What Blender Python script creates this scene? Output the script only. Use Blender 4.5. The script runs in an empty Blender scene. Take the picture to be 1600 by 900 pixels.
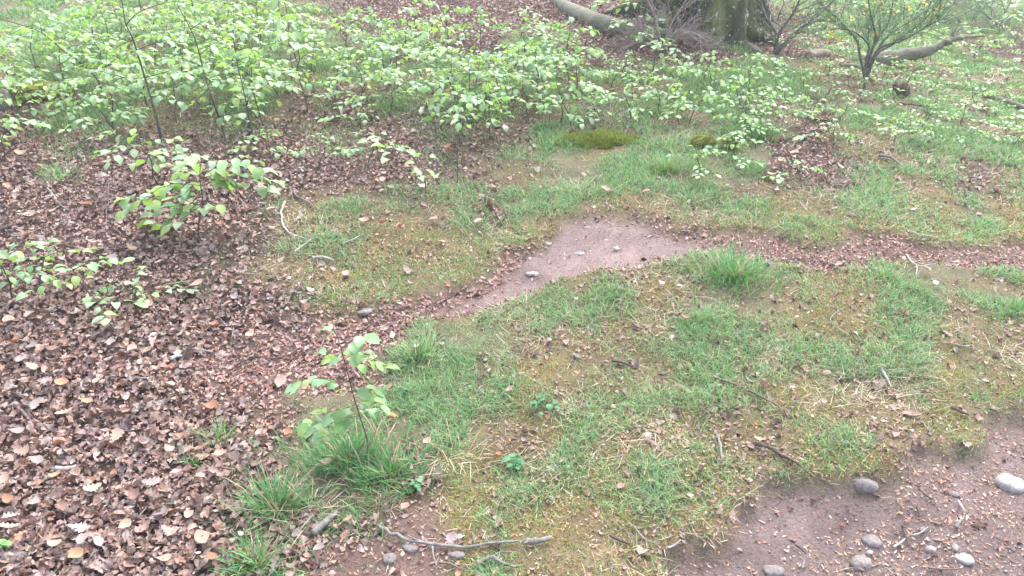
import bpy, math, random
import numpy as np
from mathutils import Vector, Matrix

R = math.radians
rng = np.random.default_rng(11)
random.seed(11)
SC = bpy.context.scene
COL = SC.collection

# ------------------------------------------------------------------ camera, sky, sun, exposure
CAM_H, CAM_PITCH, FPX = 1.6, 25.0, 1208.0          # eye height, degrees below the horizon, focal length in photo pixels (1600 wide)
cam_d = bpy.data.cameras.new('camera')
cam = bpy.data.objects.new('camera', cam_d)
COL.objects.link(cam)
cam.location = (0, 0, CAM_H)
cam.rotation_euler = (R(90 - CAM_PITCH), 0, 0)
cam_d.sensor_width = 36.0
cam_d.lens = 36.0 * FPX / 1600.0
cam_d.clip_start, cam_d.clip_end = 0.05, 500
SC.camera = cam

W = bpy.data.worlds.new('World')
SC.world = W
W.use_nodes = True
wn = W.node_tree
sky = wn.nodes.new('ShaderNodeTexSky')
sky.sky_type = 'NISHITA'
sky.sun_disc = False
SUN_EL, SUN_AZ = 58, 25                              # azimuth clockwise from +Y
sky.sun_elevation, sky.sun_rotation = R(SUN_EL), R(SUN_AZ)
sky.air_density, sky.dust_density, sky.ozone_density = 1.0, 3.0, 1.0
bgn = wn.nodes['Background']
bgn.inputs['Strength'].default_value = 0.15
hs = wn.nodes.new('ShaderNodeHueSaturation')          # an overcast, nearly white sky
hs.inputs['Saturation'].default_value = 0.7
wn.links.new(sky.outputs[0], hs.inputs['Color'])
wn.links.new(hs.outputs[0], bgn.inputs[0])
sun_d = bpy.data.lights.new('sun', 'SUN')
sun = bpy.data.objects.new('sun', sun_d)
COL.objects.link(sun)
sun_d.energy, sun_d.angle, sun_d.color = 1.4, R(75), (1.0, 0.95, 0.90)
sd = Vector((math.sin(R(SUN_AZ)) * math.cos(R(SUN_EL)), math.cos(R(SUN_AZ)) * math.cos(R(SUN_EL)), math.sin(R(SUN_EL))))
sun.rotation_euler = sd.to_track_quat('Z', 'Y').to_euler()

SC.view_settings.view_transform = 'Standard'
SC.view_settings.look = 'None'
SC.view_settings.gamma = 1
SC.view_settings.exposure = 2.36
SC.render.engine = 'CYCLES'
SC.cycles.max_bounces = 6
SC.cycles.transmission_bounces = 4

# ------------------------------------------------------------------ numeric helpers
def smooth(t):
    t = np.clip(t, 0, 1)
    return t * t * (3 - 2 * t)

def vnoise(x, y, seed=0):
    x = np.asarray(x, float); y = np.asarray(y, float)
    xi = np.floor(x).astype(np.int64); yi = np.floor(y).astype(np.int64)
    xf = smooth(x - xi); yf = smooth(y - yi)
    def h(i, j):
        n = (i * 374761393 + j * 668265263 + seed * 974634521) & 0x7fffffff
        n = ((n ^ (n >> 13)) * 1274126177) & 0x7fffffff
        return ((n ^ (n >> 16)) & 0xffff) / 65535.0
    a = h(xi, yi) * (1 - xf) + h(xi + 1, yi) * xf
    b = h(xi, yi + 1) * (1 - xf) + h(xi + 1, yi + 1) * xf
    return a * (1 - yf) + b * yf

def fbm(x, y, seed=0, octs=4):
    s = 0; a = 0.5; t = 0
    for k in range(octs):
        s = s + a * vnoise(x * 2 ** k, y * 2 ** k, seed + k * 7); t += a; a *= 0.5
    return s / t

CP, SP = math.cos(R(CAM_PITCH)), math.sin(R(CAM_PITCH))
def base_z(x, y):
    y = np.asarray(y, float); x = np.asarray(x, float)
    s = 0.14 - 0.055 * smooth((x - 0.6) / 3.5)
    return s * np.maximum(y, -1.0)

def to_px(x, y, z):
    dy = y; dz = z - CAM_H
    depth = np.maximum(dy * CP - dz * SP, 0.25)
    up = dy * SP + dz * CP
    return 800 + FPX * x / depth, 450 - FPX * up / depth

# ------------------------------------------------------------------ what covers the ground where (read off the photograph in 50 px steps)
COVER = '''
GGGGgggggg+#############+gGGgGGG
gGGgggggGGGGgg##gg########gGgg+#
ggGGgGGgGgggggggggggGGgGGm+++gGg
+ggggg+gg+++g+gg+g++ggGGg+gggg+g
##+++#++#+++#++++GmGggGG##gggggg
#++##########++ggGGGGGGG##+ggg+g
########+gggggg+GggmogggmgggmmGm
#######++ggmmmommmmmoommgmmmmmmm
######++ggmmmommmmmggGGGgommGGGg
######+##+mmmmmggGggmgGGgmoggGgG
########fffffGGGgggmgGgggmmmgggg
#######fffffGGGgmmgggggggggggmgg
########fGGGGGggmggmggggmmgggmgm
#######++GGGGGgggmgggmgggmgggmgD
######+++GGG++mmggmmggmggmmmDDDD
########++GGg+mmgmmmgmmoddddDDDD
#######+++++ffmgmmooomodddDDDDDD
#######+++ffffmgoooomDDDDDDDDDDD
'''.split()
#            leaf  small  grass moss  dirt  bits  straw
TYPES = {'#': (1.00, .30, .00, .00, .00, .05, .05),
         '+': (.60, .30, .35, .05, .00, .05, .25),
         'G': (.04, .10, 1.0, .10, .00, .05, .15),
         'g': (.15, .50, .72, .60, .00, .38, 1.0),
         'm': (.06, .42, .38, 1.0, .00, .60, .65),
         'o': (.04, .55, .18, .75, .10, 1.0, .45),
         'f': (.12, 1.5, .03, .05, .18, .60, .15),
         'd': (.00, .26, .00, .00, 1.0, .28, .03),
         'D': (.02, .38, .01, .00, 1.0, .85, .10)}
CW = np.array([[TYPES[c] for c in row.ljust(32, row[-1])[:32]] for row in COVER])     # 18 x 32 x 7
IS_PATH = np.array([[1.0 if (c in 'fd' and 6 <= r <= 12) else 0.0 for c in row.ljust(32, row[-1])[:32]] for r, row in enumerate(COVER)])
IS_TRACK = np.array([[1.0 if (c in 'dD' and r >= 13) else 0.0 for c in row.ljust(32, row[-1])[:32]] for r, row in enumerate(COVER)])
CW = np.concatenate([CW, IS_PATH[..., None], IS_TRACK[..., None]], 2)

PATH_LINE = [(150, 600, 60), (330, 585, 55), (450, 545, 48), (560, 505, 40), (650, 482, 32), (740, 455, 30), (830, 420, 36), (920, 388, 46), (1000, 384, 38), (1080, 384, 24), (1180, 393, 24), (1300, 396, 24), (1400, 396, 24), (1500, 395, 24), (1650, 394, 26)]
BARE_TOP = [(690, 478), (740, 456), (800, 422), (850, 386), (880, 350), (930, 340), (1000, 348), (1050, 364), (1110, 384)]
BARE_BOTTOM = [(690, 482), (760, 470), (860, 450), (960, 428), (1010, 404), (1110, 394)]
def cover(x, y):
    """weights (n, 9) of the ground cover at world points"""
    px, py = to_px(x, y, base_z(x, y))
    sc = np.clip(np.hypot(x, y) , 1.5, 12)
    w = 0.055
    wx = x + (fbm(x * 3.1, y * 3.1, 3) - .5) * w * sc * 1.1 + (fbm(x * 11, y * 11, 5, 3) - .5) * .07
    wy = y + (fbm(x * 3.1, y * 3.1, 4) - .5) * w * sc * 1.5 + (fbm(x * 11, y * 11, 6, 3) - .5) * .07
    px, py = to_px(wx, wy, base_z(wx, wy))
    u = np.clip(px / 50 - .5, 0, 30.999); v = np.clip(py / 50 - .5, 0, 16.999)
    ui = u.astype(int); vi = v.astype(int); uf = (u - ui)[:, None]; vf = (v - vi)[:, None]
    uf = smooth(uf); vf = smooth(vf)
    w = (CW[vi, ui] * (1 - uf) * (1 - vf) + CW[vi, ui + 1] * uf * (1 - vf) + CW[vi + 1, ui] * (1 - uf) * vf + CW[vi + 1, ui + 1] * uf * vf)
    # the trodden path: its middle line and half width, and the bare worn rise on it
    c = np.array(PATH_LINE, float)
    d = np.abs(py - np.interp(px, c[:, 0], c[:, 1])) / np.interp(px, c[:, 0], c[:, 2])
    wp = smooth(1.35 - d)[:, None] * smooth((px - 230) / 160)[:, None]
    w = w * (1 - wp) + np.array([*TYPES['f'], 1, 0]) * wp
    t, b = np.array(BARE_TOP, float), np.array(BARE_BOTTOM, float)
    e = np.minimum(py - np.interp(px, t[:, 0], t[:, 1]), np.interp(px, b[:, 0], b[:, 1]) - py)
    e = np.minimum(e, np.minimum(px - 690, 1110 - px) * .5)
    wb = smooth((e + 7) / 26)[:, None]
    return w * (1 - wb) + np.array([*TYPES['d'], 1, 0]) * wb

def height(x, y, wts=None):
    x = np.atleast_1d(np.asarray(x, float)); y = np.atleast_1d(np.asarray(y, float))
    if wts is None: wts = cover(x, y)
    z = base_z(x, y)
    z = z + (fbm(x * .9, y * .9, 21, 3) - .5) * .10 + (fbm(x * 4, y * 4, 22, 3) - .5) * .035
    z = z - .022 * smooth((wts[:, 7] - .15) * 1.3) - .045 * smooth((wts[:, 8] - .25) * 2) + .012 * wts[:, 2] * fbm(x * 7, y * 7, 23, 2)
    z = z + (fbm(x * 22, y * 22, 24, 2) - .5) * .012 * (1 - .5 * wts[:, 4]) - .012 * np.clip(fbm(x * 6, y * 6, 29, 2) - .55, 0, 1) * 4 * wts[:, 4]
    return z

def normal(x, y):
    e = .04
    h = height(np.r_[x - e, x + e, x, x], np.r_[y, y, y - e, y + e])
    n = len(x)
    v = np.stack([-(h[n:2 * n] - h[:n]) / (2 * e), -(h[3 * n:] - h[2 * n:3 * n]) / (2 * e), np.ones(n)], 1)
    return v / np.linalg.norm(v, axis=1)[:, None]

def ray(px, py):
    a = (px - 800) / FPX; b = (450 - py) / FPX
    d = np.array([a, CP + b * SP, -SP + b * CP])
    return d
def ground_at(px, py):
    """the point of the ground that the photograph shows at a pixel"""
    d = ray(px, py)
    t = np.geomspace(.8, 40, 700)
    P = d[None] * t[:, None]; P[:, 2] += CAM_H
    below = P[:, 2] < height(P[:, 0], P[:, 1])
    k = int(np.argmax(below)) if below.any() else len(t) - 1
    return Vector(P[k] * (1, 1, 0) + np.array([0, 0, float(height(P[k, 0], P[k, 1])[0])]))
def at_depth(px, py, y):
    d = ray(px, py)
    t = y / d[1]
    return Vector((d[0] * t, y, CAM_H + d[2] * t))
def gz(x, y): return float(height(x, y)[0])

# ------------------------------------------------------------------ mesh helpers
def make_mesh(name, V, polys, mats, cols=None, smooth_on=True, mat_idx=None):
    """polys: list of (n,k) index arrays"""
    me = bpy.data.meshes.new(name)
    V = np.asarray(V, np.float32)
    me.vertices.add(len(V)); me.vertices.foreach_set('co', V.ravel())
    loops = np.concatenate([np.asarray(p, np.int32).ravel() for p in polys if len(p)])
    starts = []; o = 0
    for p in polys:
        p = np.asarray(p)
        if not len(p): continue
        starts.append(o + np.arange(len(p)) * p.shape[1]); o += p.size
    starts = np.concatenate(starts).astype(np.int32)
    me.loops.add(len(loops)); me.loops.foreach_set('vertex_index', loops)
    me.polygons.add(len(starts)); me.polygons.foreach_set('loop_start', starts)
    me.update(calc_edges=True)
    if smooth_on: me.polygons.foreach_set('use_smooth', np.ones(len(starts), bool))
    if cols is not None:
        a = me.color_attributes.new('tint', 'FLOAT_COLOR', 'POINT')
        c = np.ones((len(V), 4), np.float32); c[:, :3] = cols
        a.data.foreach_set('color', c.ravel())
    for m in (mats if isinstance(mats, (list, tuple)) else [mats]): me.materials.append(m)
    if mat_idx is not None: me.polygons.foreach_set('material_index', np.asarray(mat_idx, np.int32))
    return me

def obj(name, me, parent=None, loc=None):
    o = bpy.data.objects.new(name, me)
    COL.objects.link(o)
    if parent is not None: o.parent = parent
    if loc is not None: o.location = loc
    return o
def tag(o, label=None, cat=None, group=None, kind=None):
    if label: o['label'] = label
    if cat: o['category'] = cat
    if group: o['group'] = group
    if kind: o['kind'] = kind
    return o
def thing(name, label, cat, loc, rz=0, group=None):
    o = bpy.data.objects.new(name, None); COL.objects.link(o)
    o.location = loc; o.rotation_euler = (0, 0, rz); o.empty_display_size = .1
    return tag(o, label, cat, group)
def dup(root, loc, rz, sc=1.0):
    r = root.copy(); COL.objects.link(r)
    r.location = loc; r.rotation_euler = (0, 0, rz); r.scale = (sc, sc, sc)
    for ch in list(root.children):
        c = ch.copy(); COL.objects.link(c); c.parent = r
        for g in list(ch.children):
            d = g.copy(); COL.objects.link(d); d.parent = c
    return r

class Tubes:
    def __init__(s): s.V = []; s.Q = []; s.T = []; s.C = []; s.n = 0
    def add(s, pts, rad, k=5, col=(1, 1, 1), rough=0.0):
        pts = [Vector(p) for p in pts]; n = len(pts)
        if not hasattr(rad, '__len__'): rad = [rad] * n
        elif len(rad) != n: rad = list(np.interp(np.linspace(0, 1, n), np.linspace(0, 1, len(rad)), rad))
        b0 = s.n
        u = None
        for i in range(n):
            t = (pts[min(i + 1, n - 1)] - pts[max(i - 1, 0)]).normalized()
            if u is None:
                u = t.orthogonal().normalized()
            else:
                u = (u - t * u.dot(t))
                u = u.normalized() if u.length > 1e-6 else t.orthogonal().normalized()
            w = t.cross(u)
            for j in range(k):
                a = 2 * math.pi * j / k
                r = rad[i] * (1 + (random.random() - .5) * rough)
                p = pts[i] + (u * math.cos(a) + w * math.sin(a)) * r
                s.V.append(p[:]); s.C.append(col)
        for i in range(n - 1):
            for j in range(k):
                a = b0 + i * k + j; b = b0 + i * k + (j + 1) % k
                s.Q.append((a, b, b + k, a + k))
        s.n += n * k
        for i, flip in ((0, True), (n - 1, False)):                       # end caps
            s.V.append(pts[i][:]); s.C.append(tuple(c * 1.25 for c in col)); c0 = s.n; s.n += 1
            for j in range(k):
                a = b0 + i * k + j; b = b0 + i * k + (j + 1) % k
                s.T.append((b, a, c0) if flip else (a, b, c0))
    def mesh(s, name, mat):
        return make_mesh(name, s.V, [np.array(s.Q, int).reshape(-1, 4), np.array(s.T, int).reshape(-1, 3)], mat, np.array(s.C))

def spline(pts, n, wob=0.0):
    """Catmull-Rom through points"""
    P = [Vector(p) for p in pts]
    if len(P) == 2: out = [P[0].lerp(P[1], i / (n - 1)) for i in range(n)]
    else:
        out = []
        m = len(P) - 1
        for i in range(n):
            t = i / (n - 1) * m; k = min(int(t), m - 1); f = t - k
            p0, p1, p2, p3 = P[max(k - 1, 0)], P[k], P[k + 1], P[min(k + 2, m)]
            out.append(0.5 * ((2 * p1) + (p2 - p0) * f + (2 * p0 - 5 * p1 + 4 * p2 - p3) * f * f + (3 * p1 - p0 - 3 * p2 + p3) * f ** 3))
    if wob:
        L = (P[0] - P[-1]).length
        out = [p + Vector((random.gauss(0, 1), random.gauss(0, 1), random.gauss(0, .6))) * wob * L * (0 < i < n - 1) for i, p in enumerate(out)]
    return out

# ------------------------------------------------------------------ materials
def new_mat(name):
    m = bpy.data.materials.new(name); m.use_nodes = True
    nt = m.node_tree; p = nt.nodes['Principled BSDF']
    return m, nt, p
def N(nt, kind, **kw):
    n = nt.nodes.new(kind)
    for k, v in kw.items(): setattr(n, k, v)
    return n
def noise_tex(nt, scale, detail=4, rough=.6, vec=None):
    n = N(nt, 'ShaderNodeTexNoise'); n.inputs['Scale'].default_value = scale; n.inputs['Detail'].default_value = detail; n.inputs['Roughness'].default_value = rough
    if vec is not None: nt.links.new(vec, n.inputs['Vector'])
    return n
def ramp(nt, fac, stops):
    r = N(nt, 'ShaderNodeValToRGB')
    e = r.color_ramp.elements
    while len(e) < len(stops): e.new(.5)
    for el, (p, c) in zip(e, stops):
        el.position = p; el.color = (*c, 1) if len(c) == 3 else c
    nt.links.new(fac, r.inputs[0]); return r
def mixc(nt, a, b, fac, mode='MIX'):
    m = N(nt, 'ShaderNodeMix', data_type='RGBA', blend_type=mode)
    for s, v in ((m.inputs['Factor'], fac), (m.inputs['A'], a), (m.inputs['B'], b)):
        if hasattr(v, 'is_output'): nt.links.new(v, s)
        else: s.default_value = v if not isinstance(v, tuple) else (*v, 1)
    return m.outputs['Result']
def bump(nt, p, hgt, strength=.5, dist=.01):
    b = N(nt, 'ShaderNodeBump'); b.inputs['Strength'].default_value = strength; b.inputs['Distance'].default_value = dist
    nt.links.new(hgt, b.inputs['Height']); nt.links.new(b.outputs[0], p.inputs['Normal'])

def tint_mat(name, rough=.7, spec=.3, var=.5, vscale=60, transl=0.0, tcol=(1.0, 1.0, 1.0), sheen=0.0):
    """colour carried per piece, with mottling; optional light through thin leaves"""
    m, nt, p = new_mat(name)
    at = N(nt, 'ShaderNodeAttribute', attribute_name='tint')
    geo = N(nt, 'ShaderNodeTexCoord')
    nz = noise_tex(nt, vscale, 3, .6, geo.outputs['Object'])
    rp = ramp(nt, nz.outputs['Fac'], [(.3, (1 - var,) * 3), (.7, (1 + var * .5,) * 3)])
    c = mixc(nt, at.outputs['Color'], rp.outputs[0], 1.0, 'MULTIPLY')
    nt.links.new(c, p.inputs['Base Color'])
    p.inputs['Roughness'].default_value = rough
    p.inputs['Specular IOR Level'].default_value = spec
    if sheen:
        p.inputs['Sheen Weight'].default_value = sheen; p.inputs['Sheen Roughness'].default_value = .5
    if transl:
        tr = N(nt, 'ShaderNodeBsdfTranslucent')
        c2 = mixc(nt, c, tcol, 1.0, 'MULTIPLY')
        nt.links.new(c2, tr.inputs['Color'])
        mx = N(nt, 'ShaderNodeMixShader'); mx.inputs[0].default_value = transl
        out = nt.nodes['Material Output']
        nt.links.new(p.outputs[0], mx.inputs[1]); nt.links.new(tr.outputs[0], mx.inputs[2]); nt.links.new(mx.outputs[0], out.inputs[0])
    return m

M_litter = tint_mat('dry_leaf', .62, .35, .45, 90, .12, (1.2, .8, .55))
M_bits = tint_mat('bud_scale', .6, .3, .2, 200, .1)
M_grass = tint_mat('grass_blade', .5, .35, .2, 30, .30, (1.1, 1.25, .6))
M_straw = tint_mat('dry_straw', .65, .3, .2, 30, .15)
M_moss = tint_mat('moss_frond', .8, .15, .3, 60, .2, (1.1, 1.2, .6))
M_fresh = tint_mat('fresh_beech_leaf', .42, .5, .18, 35, .38, (1.15, 1.25, .45))
M_herb = tint_mat('herb_leaf', .45, .4, .2, 60, .25, (1.1, 1.3, .5))
M_flower = tint_mat('broom_flower', .55, .3, .15, 60, .25)
M_twig = tint_mat('twig_bark', .8, .25, .5, 70)
M_pebble = tint_mat('pebble', .75, .3, .35, 120)

def soil_mat():
    m, nt, p = new_mat('soil')
    at = N(nt, 'ShaderNodeAttribute', attribute_name='tint')
    tc = N(nt, 'ShaderNodeTexCoord')
    v = tc.outputs['Object']
    n1 = noise_tex(nt, 6, 8, .7, v); n2 = noise_tex(nt, 120, 4, .7, v); n3 = noise_tex(nt, 420, 2, .6, v)
    r1 = ramp(nt, n1.outputs['Fac'], [(.32, (.66, .63, .62)), (.68, (1.18, 1.17, 1.16))])
    r2 = ramp(nt, n2.outputs['Fac'], [(.32, (.60, .58, .58)), (.5, (1, 1, 1)), (.75, (1.3, 1.25, 1.22))])
    c = mixc(nt, at.outputs['Color'], r1.outputs[0], 1.0, 'MULTIPLY')
    c = mixc(nt, c, r2.outputs[0], 1.0, 'MULTIPLY')
    nt.links.new(c, p.inputs['Base Color'])
    p.inputs['Roughness'].default_value = .9; p.inputs['Specular IOR Level'].default_value = .2
    mth = N(nt, 'ShaderNodeMath', operation='ADD'); nt.links.new(n2.outputs['Fac'], mth.inputs[0])
    mu = N(nt, 'ShaderNodeMath', operation='MULTIPLY'); mu.inputs[1].default_value = .4
    nt.links.new(n3.outputs['Fac'], mu.inputs[0]); nt.links.new(mu.outputs[0], mth.inputs[1])
    bump(nt, p, mth.outputs[0], .8, .012)
    return m
M_soil = soil_mat()

def bark_mat(name, cols, scale=14, stretch=(1, 1, .25), rough=.85, lichen=None, bstr=.7, bdist=.02):
    m, nt, p = new_mat(name)
    tc = N(nt, 'ShaderNodeTexCoord'); mp = N(nt, 'ShaderNodeMapping'); mp.inputs['Scale'].default_value = stretch
    nt.links.new(tc.outputs['Object'], mp.inputs[0])
    n1 = noise_tex(nt, scale, 8, .65, mp.outputs[0])
    st = [(.25 + .5 * i / (len(cols) - 1), c) for i, c in enumerate(cols)]
    c = ramp(nt, n1.outputs['Fac'], st).outputs[0]
    n2 = noise_tex(nt, scale * 6, 5, .7, mp.outputs[0])
    r2 = ramp(nt, n2.outputs['Fac'], [(.3, (.55, .55, .55)), (.65, (1.2, 1.2, 1.2))])
    c = mixc(nt, c, r2.outputs[0], 1.0, 'MULTIPLY')
    if lichen:
        n3 = noise_tex(nt, lichen, 3, .55, tc.outputs['Object'])
        r3 = ramp(nt, n3.outputs['Fac'], [(.62, (0, 0, 0)), (.67, (1, 1, 1))])
        c = mixc(nt, c, (.42, .47, .40), r3.outputs[0])
    nt.links.new(c, p.inputs['Base Color'])
    p.inputs['Roughness'].default_value = rough; p.inputs['Specular IOR Level'].default_value = .2
    bump(nt, p, n1.outputs['Fac'], bstr, bdist)
    return m
M_trunk = bark_mat('mossy_beech_bark', [(.010, .011, .009), (.020, .023, .015), (.05, .058, .022), (.13, .14, .05), (.18, .18, .11)], 8, (1, 1, .2), lichen=24, bdist=.06)
M_log = bark_mat('fallen_bark', [(.075, .07, .05), (.14, .135, .095), (.20, .19, .145)], 11, (.5, 1, 1), lichen=None)
M_wood = bark_mat('broken_wood', [(.10, .07, .05), (.22, .17, .13), (.36, .30, .25)], 30, (.3, 1, 1))
M_rot = bark_mat('rotten_wood', [(.04, .025, .018), (.10, .065, .045), (.2, .15, .11)], 40, (1, 1, .4), bdist=.03)
M_stone = bark_mat('grey_stone', [(.115, .096, .090), (.185, .160, .150), (.26, .23, .217)], 22, (1, 1, 1), rough=.7, bstr=.4, bdist=.004)
M_soilstone = bark_mat('dusty_stone', [(.20, .16, .155), (.27, .225, .22), (.36, .31, .30)], 22, (1, 1, 1), rough=.85, bstr=.4, bdist=.004)
M_pale = bark_mat('pale_stone', [(.20, .175, .165), (.30, .275, .262), (.42, .395, .38)], 26, (1, 1, 1), rough=.7, lichen=None, bstr=.5, bdist=.005)

# ------------------------------------------------------------------ the ground: one sheet to beyond everything, split into ground, footpath and dirt track
gx = np.r_[-60, -45, -32, -24, -18, -14, -11, -9, -7.5, np.arange(-6.2, -4.6, .1), np.arange(-4.5, 4.5001, .025), np.arange(4.6, 6.3, .1), 7.5, 9, 11, 14, 18, 24, 32, 45, 60]
gy = np.r_[-12, -8, -5, -3, -2, -1.2, -.6, -.2, 0, .2, .4, .6, np.arange(.7, 7.3, .025), np.arange(7.3, 13, .1), 14, 16, 18.5, 22, 27, 34, 45, 60, 90]
GX, GY = np.meshgrid(gx, gy)
fx, fy = GX.ravel(), GY.ravel()
wt = cover(fx, fy)
fz = height(fx, fy, wt)
L_, S_, G_, M_, D_, B_, T_ = [wt[:, k:k + 1] for k in range(7)]
soil_litter = np.array([.060, .038, .030]); soil_grass = np.array([.135, .130, .080]); soil_moss = np.array([.190, .160, .058])
soil_small = np.array([.125, .076, .065]); soil_dirt = np.array([.235, .178, .168]); soil_track = np.array([.165, .128, .122])
num = L_ * soil_litter * 1.3 + S_ * .7 * soil_small + G_ * soil_grass + M_ * 1.1 * soil_moss + D_ * 2.2 * (soil_dirt * (1 - wt[:, 8:9]) + soil_track * wt[:, 8:9]) + B_ * .2 * soil_small + T_ * .5 * np.array([.12, .095, .06])
den = L_ * 1.3 + S_ * .7 + G_ + M_ * 1.1 + D_ * 2.2 + B_ * .2 + T_ * .5 + 1e-5
gcol = num / den
nx_, ny_ = len(gx), len(gy)
ii = (np.arange(ny_ - 1)[:, None] * nx_ + np.arange(nx_ - 1)[None]).ravel()
quads = np.stack([ii, ii + 1, ii + nx_ + 1, ii + nx_], 1)
near = (np.abs(fx) < 4.5) & (fy > .6) & (fy < 7.2)
pth = np.where(near, wt[:, 7], 0)[quads].mean(1) > .5
trk = (np.where((fx > -1) , wt[:, 8], 0)[quads].mean(1) > .5)
def sub_sheet(name, sel, label_kind='structure'):
    q = quads[sel]
    used, inv = np.unique(q.ravel(), return_inverse=True)
    me = make_mesh(name, np.stack([fx, fy, fz], 1)[used], [inv.reshape(-1, 4)], M_soil, gcol[used])
    return tag(obj(name, me), kind=label_kind)
sub_sheet('ground', ~pth & ~trk)
sub_sheet('footpath', pth)
sub_sheet('dirt_track', trk & ~pth)

# ------------------------------------------------------------------ scattering helpers for the cover nobody could count
def candidates(n, y0=.95, y1=11.0):
    y = y0 + (y1 - y0) * rng.random(n) ** 1.25
    half = .95 + .74 * y
    x = (rng.random(n) * 2 - 1) * half
    return x, y
def frames(nrm, yaw):
    """(n,3,3) with columns along, across, up"""
    a = np.stack([np.cos(yaw), np.sin(yaw), np.zeros_like(yaw)], 1)
    a = a - nrm * (a * nrm).sum(1)[:, None]; a /= np.linalg.norm(a, axis=1)[:, None]
    b = np.cross(nrm, a)
    return np.stack([a, b, nrm], 2)
def jitter_normals(n, amt):
    v = n + rng.normal(0, 1, n.shape) * (amt[:, None] if hasattr(amt, '__len__') else amt)
    v[:, 2] = np.abs(v[:, 2]) + .08
    return v / np.linalg.norm(v, axis=1)[:, None]

def leaf_template(stations, widths):
    s = np.array(stations); w = np.array(widths); n = len(s)
    V = [(t, 0) for t in s] + [(t, k) for t, k in zip(s[1:-1], w[1:-1])] + [(t, -k) for t, k in zip(s[1:-1], w[1:-1])]
    q = []; t3 = []
    Lf = lambda i: n + i - 1
    Rt = lambda i: n + (n - 2) + i - 1
    t3 += [(0, 1, Lf(1)), (0, Rt(1), 1), (n - 2, n - 1, Lf(n - 2)), (n - 2, Rt(n - 2), n - 1)]
    for i in range(1, n - 2):
        q += [(i, i + 1, Lf(i + 1), Lf(i)), (i, Rt(i), Rt(i + 1), i + 1)]
    return np.array(V), np.array(q).reshape(-1, 4), np.array(t3)
BEECH = leaf_template([0, .1, .28, .48, .68, .86, 1], [0, .16, .29, .32, .26, .13, 0])
BEECH_LO = leaf_template([0, .3, .68, 1], [0, .30, .26, 0])
OAK = leaf_template([0, .08, .18, .28, .38, .48, .58, .68, .78, .88, .96, 1], [0, .06, .14, .10, .24, .15, .33, .20, .34, .22, .18, 0])
FRAG = leaf_template([0, .25, .6, 1], [0, .33, .25, 0])

def place_leaves(tpl, pos, nrm, yaw, length, width, curl, fold, twist):
    T, q, t3 = tpl
    n = len(pos); V = len(T)
    x = T[None, :, 0] - .5; y = T[None, :, 1] * width[:, None]
    z = curl[:, None] * (x * x) * 1.4 + fold[:, None] * np.abs(y) + twist[:, None] * x * y * 2 + .35 * curl[:, None] * np.abs(y) * x
    loc = np.stack([np.broadcast_to(x, (n, V)) * (1 - .25 * np.abs(curl))[:, None], y * (1 - .3 * np.abs(fold))[:, None], z], 2) * length[:, None, None]
    F = frames(nrm, yaw)
    P = np.einsum('nij,nvj->nvi', F, loc) + pos[:, None, :]
    off = (np.arange(n) * V)[:, None, None]
    return P.reshape(-1, 3), (q[None] + off).reshape(-1, q.shape[1]), (t3[None] + off).reshape(-1, 3), V

LITTER_COLS = np.array([(.305, .205, .172), (.26, .162, .132), (.20, .120, .098), (.34, .250, .215), (.29, .225, .202), (.14, .090, .076), (.34, .195, .135), (.41, .335, .295), (.245, .190, .175)])
LITTER_P = np.array([.22, .20, .15, .12, .10, .08, .05, .03, .05])
def litter_colors(n):
    c = LITTER_COLS[rng.choice(len(LITTER_COLS), n, p=LITTER_P / LITTER_P.sum())]
    return c * rng.uniform(.75, 1.25, (n, 1)) * rng.uniform(.95, 1.05, (n, 3))

class Pile:
    def __init__(s): s.V = []; s.Q = []; s.T = []; s.C = []; s.n = 0
    def add(s, P, q, t, c):
        s.V.append(P); s.C.append(c)
        if len(q): s.Q.append(q + s.n)
        if len(t): s.T.append(t + s.n)
        s.n += len(P)
    def mesh(s, name, mat, smooth_on=True):
        polys = []
        if s.Q: polys.append(np.concatenate(s.Q))
        if s.T: polys.append(np.concatenate(s.T))
        return make_mesh(name, np.concatenate(s.V), polys, mat, np.concatenate(s.C), smooth_on)

def scatter_litter(pile, n, tpl, size, share, lift=.02, wid=(.8, 1.25), chan=0, tilt=.38, gain=1.0, cols=None, y1=11.0):
    x, y = candidates(n, y1=y1)
    w = cover(x, y)
    a = w[:, chan]
    if chan == 7: a = a - w[:, 4] * 1.25
    elif chan: a = a * np.clip((fbm(x * 5.5, y * 5.5, 91 + chan, 3) - .30) * 3.2, .12, 1.2)
    keep = rng.random(n) < np.clip(a * gain, 0, 1) ** 1.3
    x, y, w = x[keep], y[keep], w[keep]; k = len(x)
    l = rng.uniform(*size, k) * (1 - .35 * np.clip((fbm(x * 1.3, y * 1.3, 77) - .35) * 2, 0, 1))
    z = height(x, y, w) + rng.random(k) * lift * np.clip(w[:, chan], .2, 1) + l * .06
    nrm = jitter_normals(normal(x, y), rng.uniform(.08, tilt * 1.4, k))
    P, q, t, V = place_leaves(tpl, np.stack([x, y, z], 1), nrm, rng.uniform(0, 6.283, k), l, rng.uniform(*wid, k), rng.normal(.1, .75, k), rng.normal(.2, .6, k), rng.normal(0, .9, k))
    c = litter_colors(k) if cols is None else cols[rng.integers(0, len(cols), k)] * rng.uniform(.75, 1.25, (k, 1))
    pile.add(P, q, t, np.repeat(c, V, 0))

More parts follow.
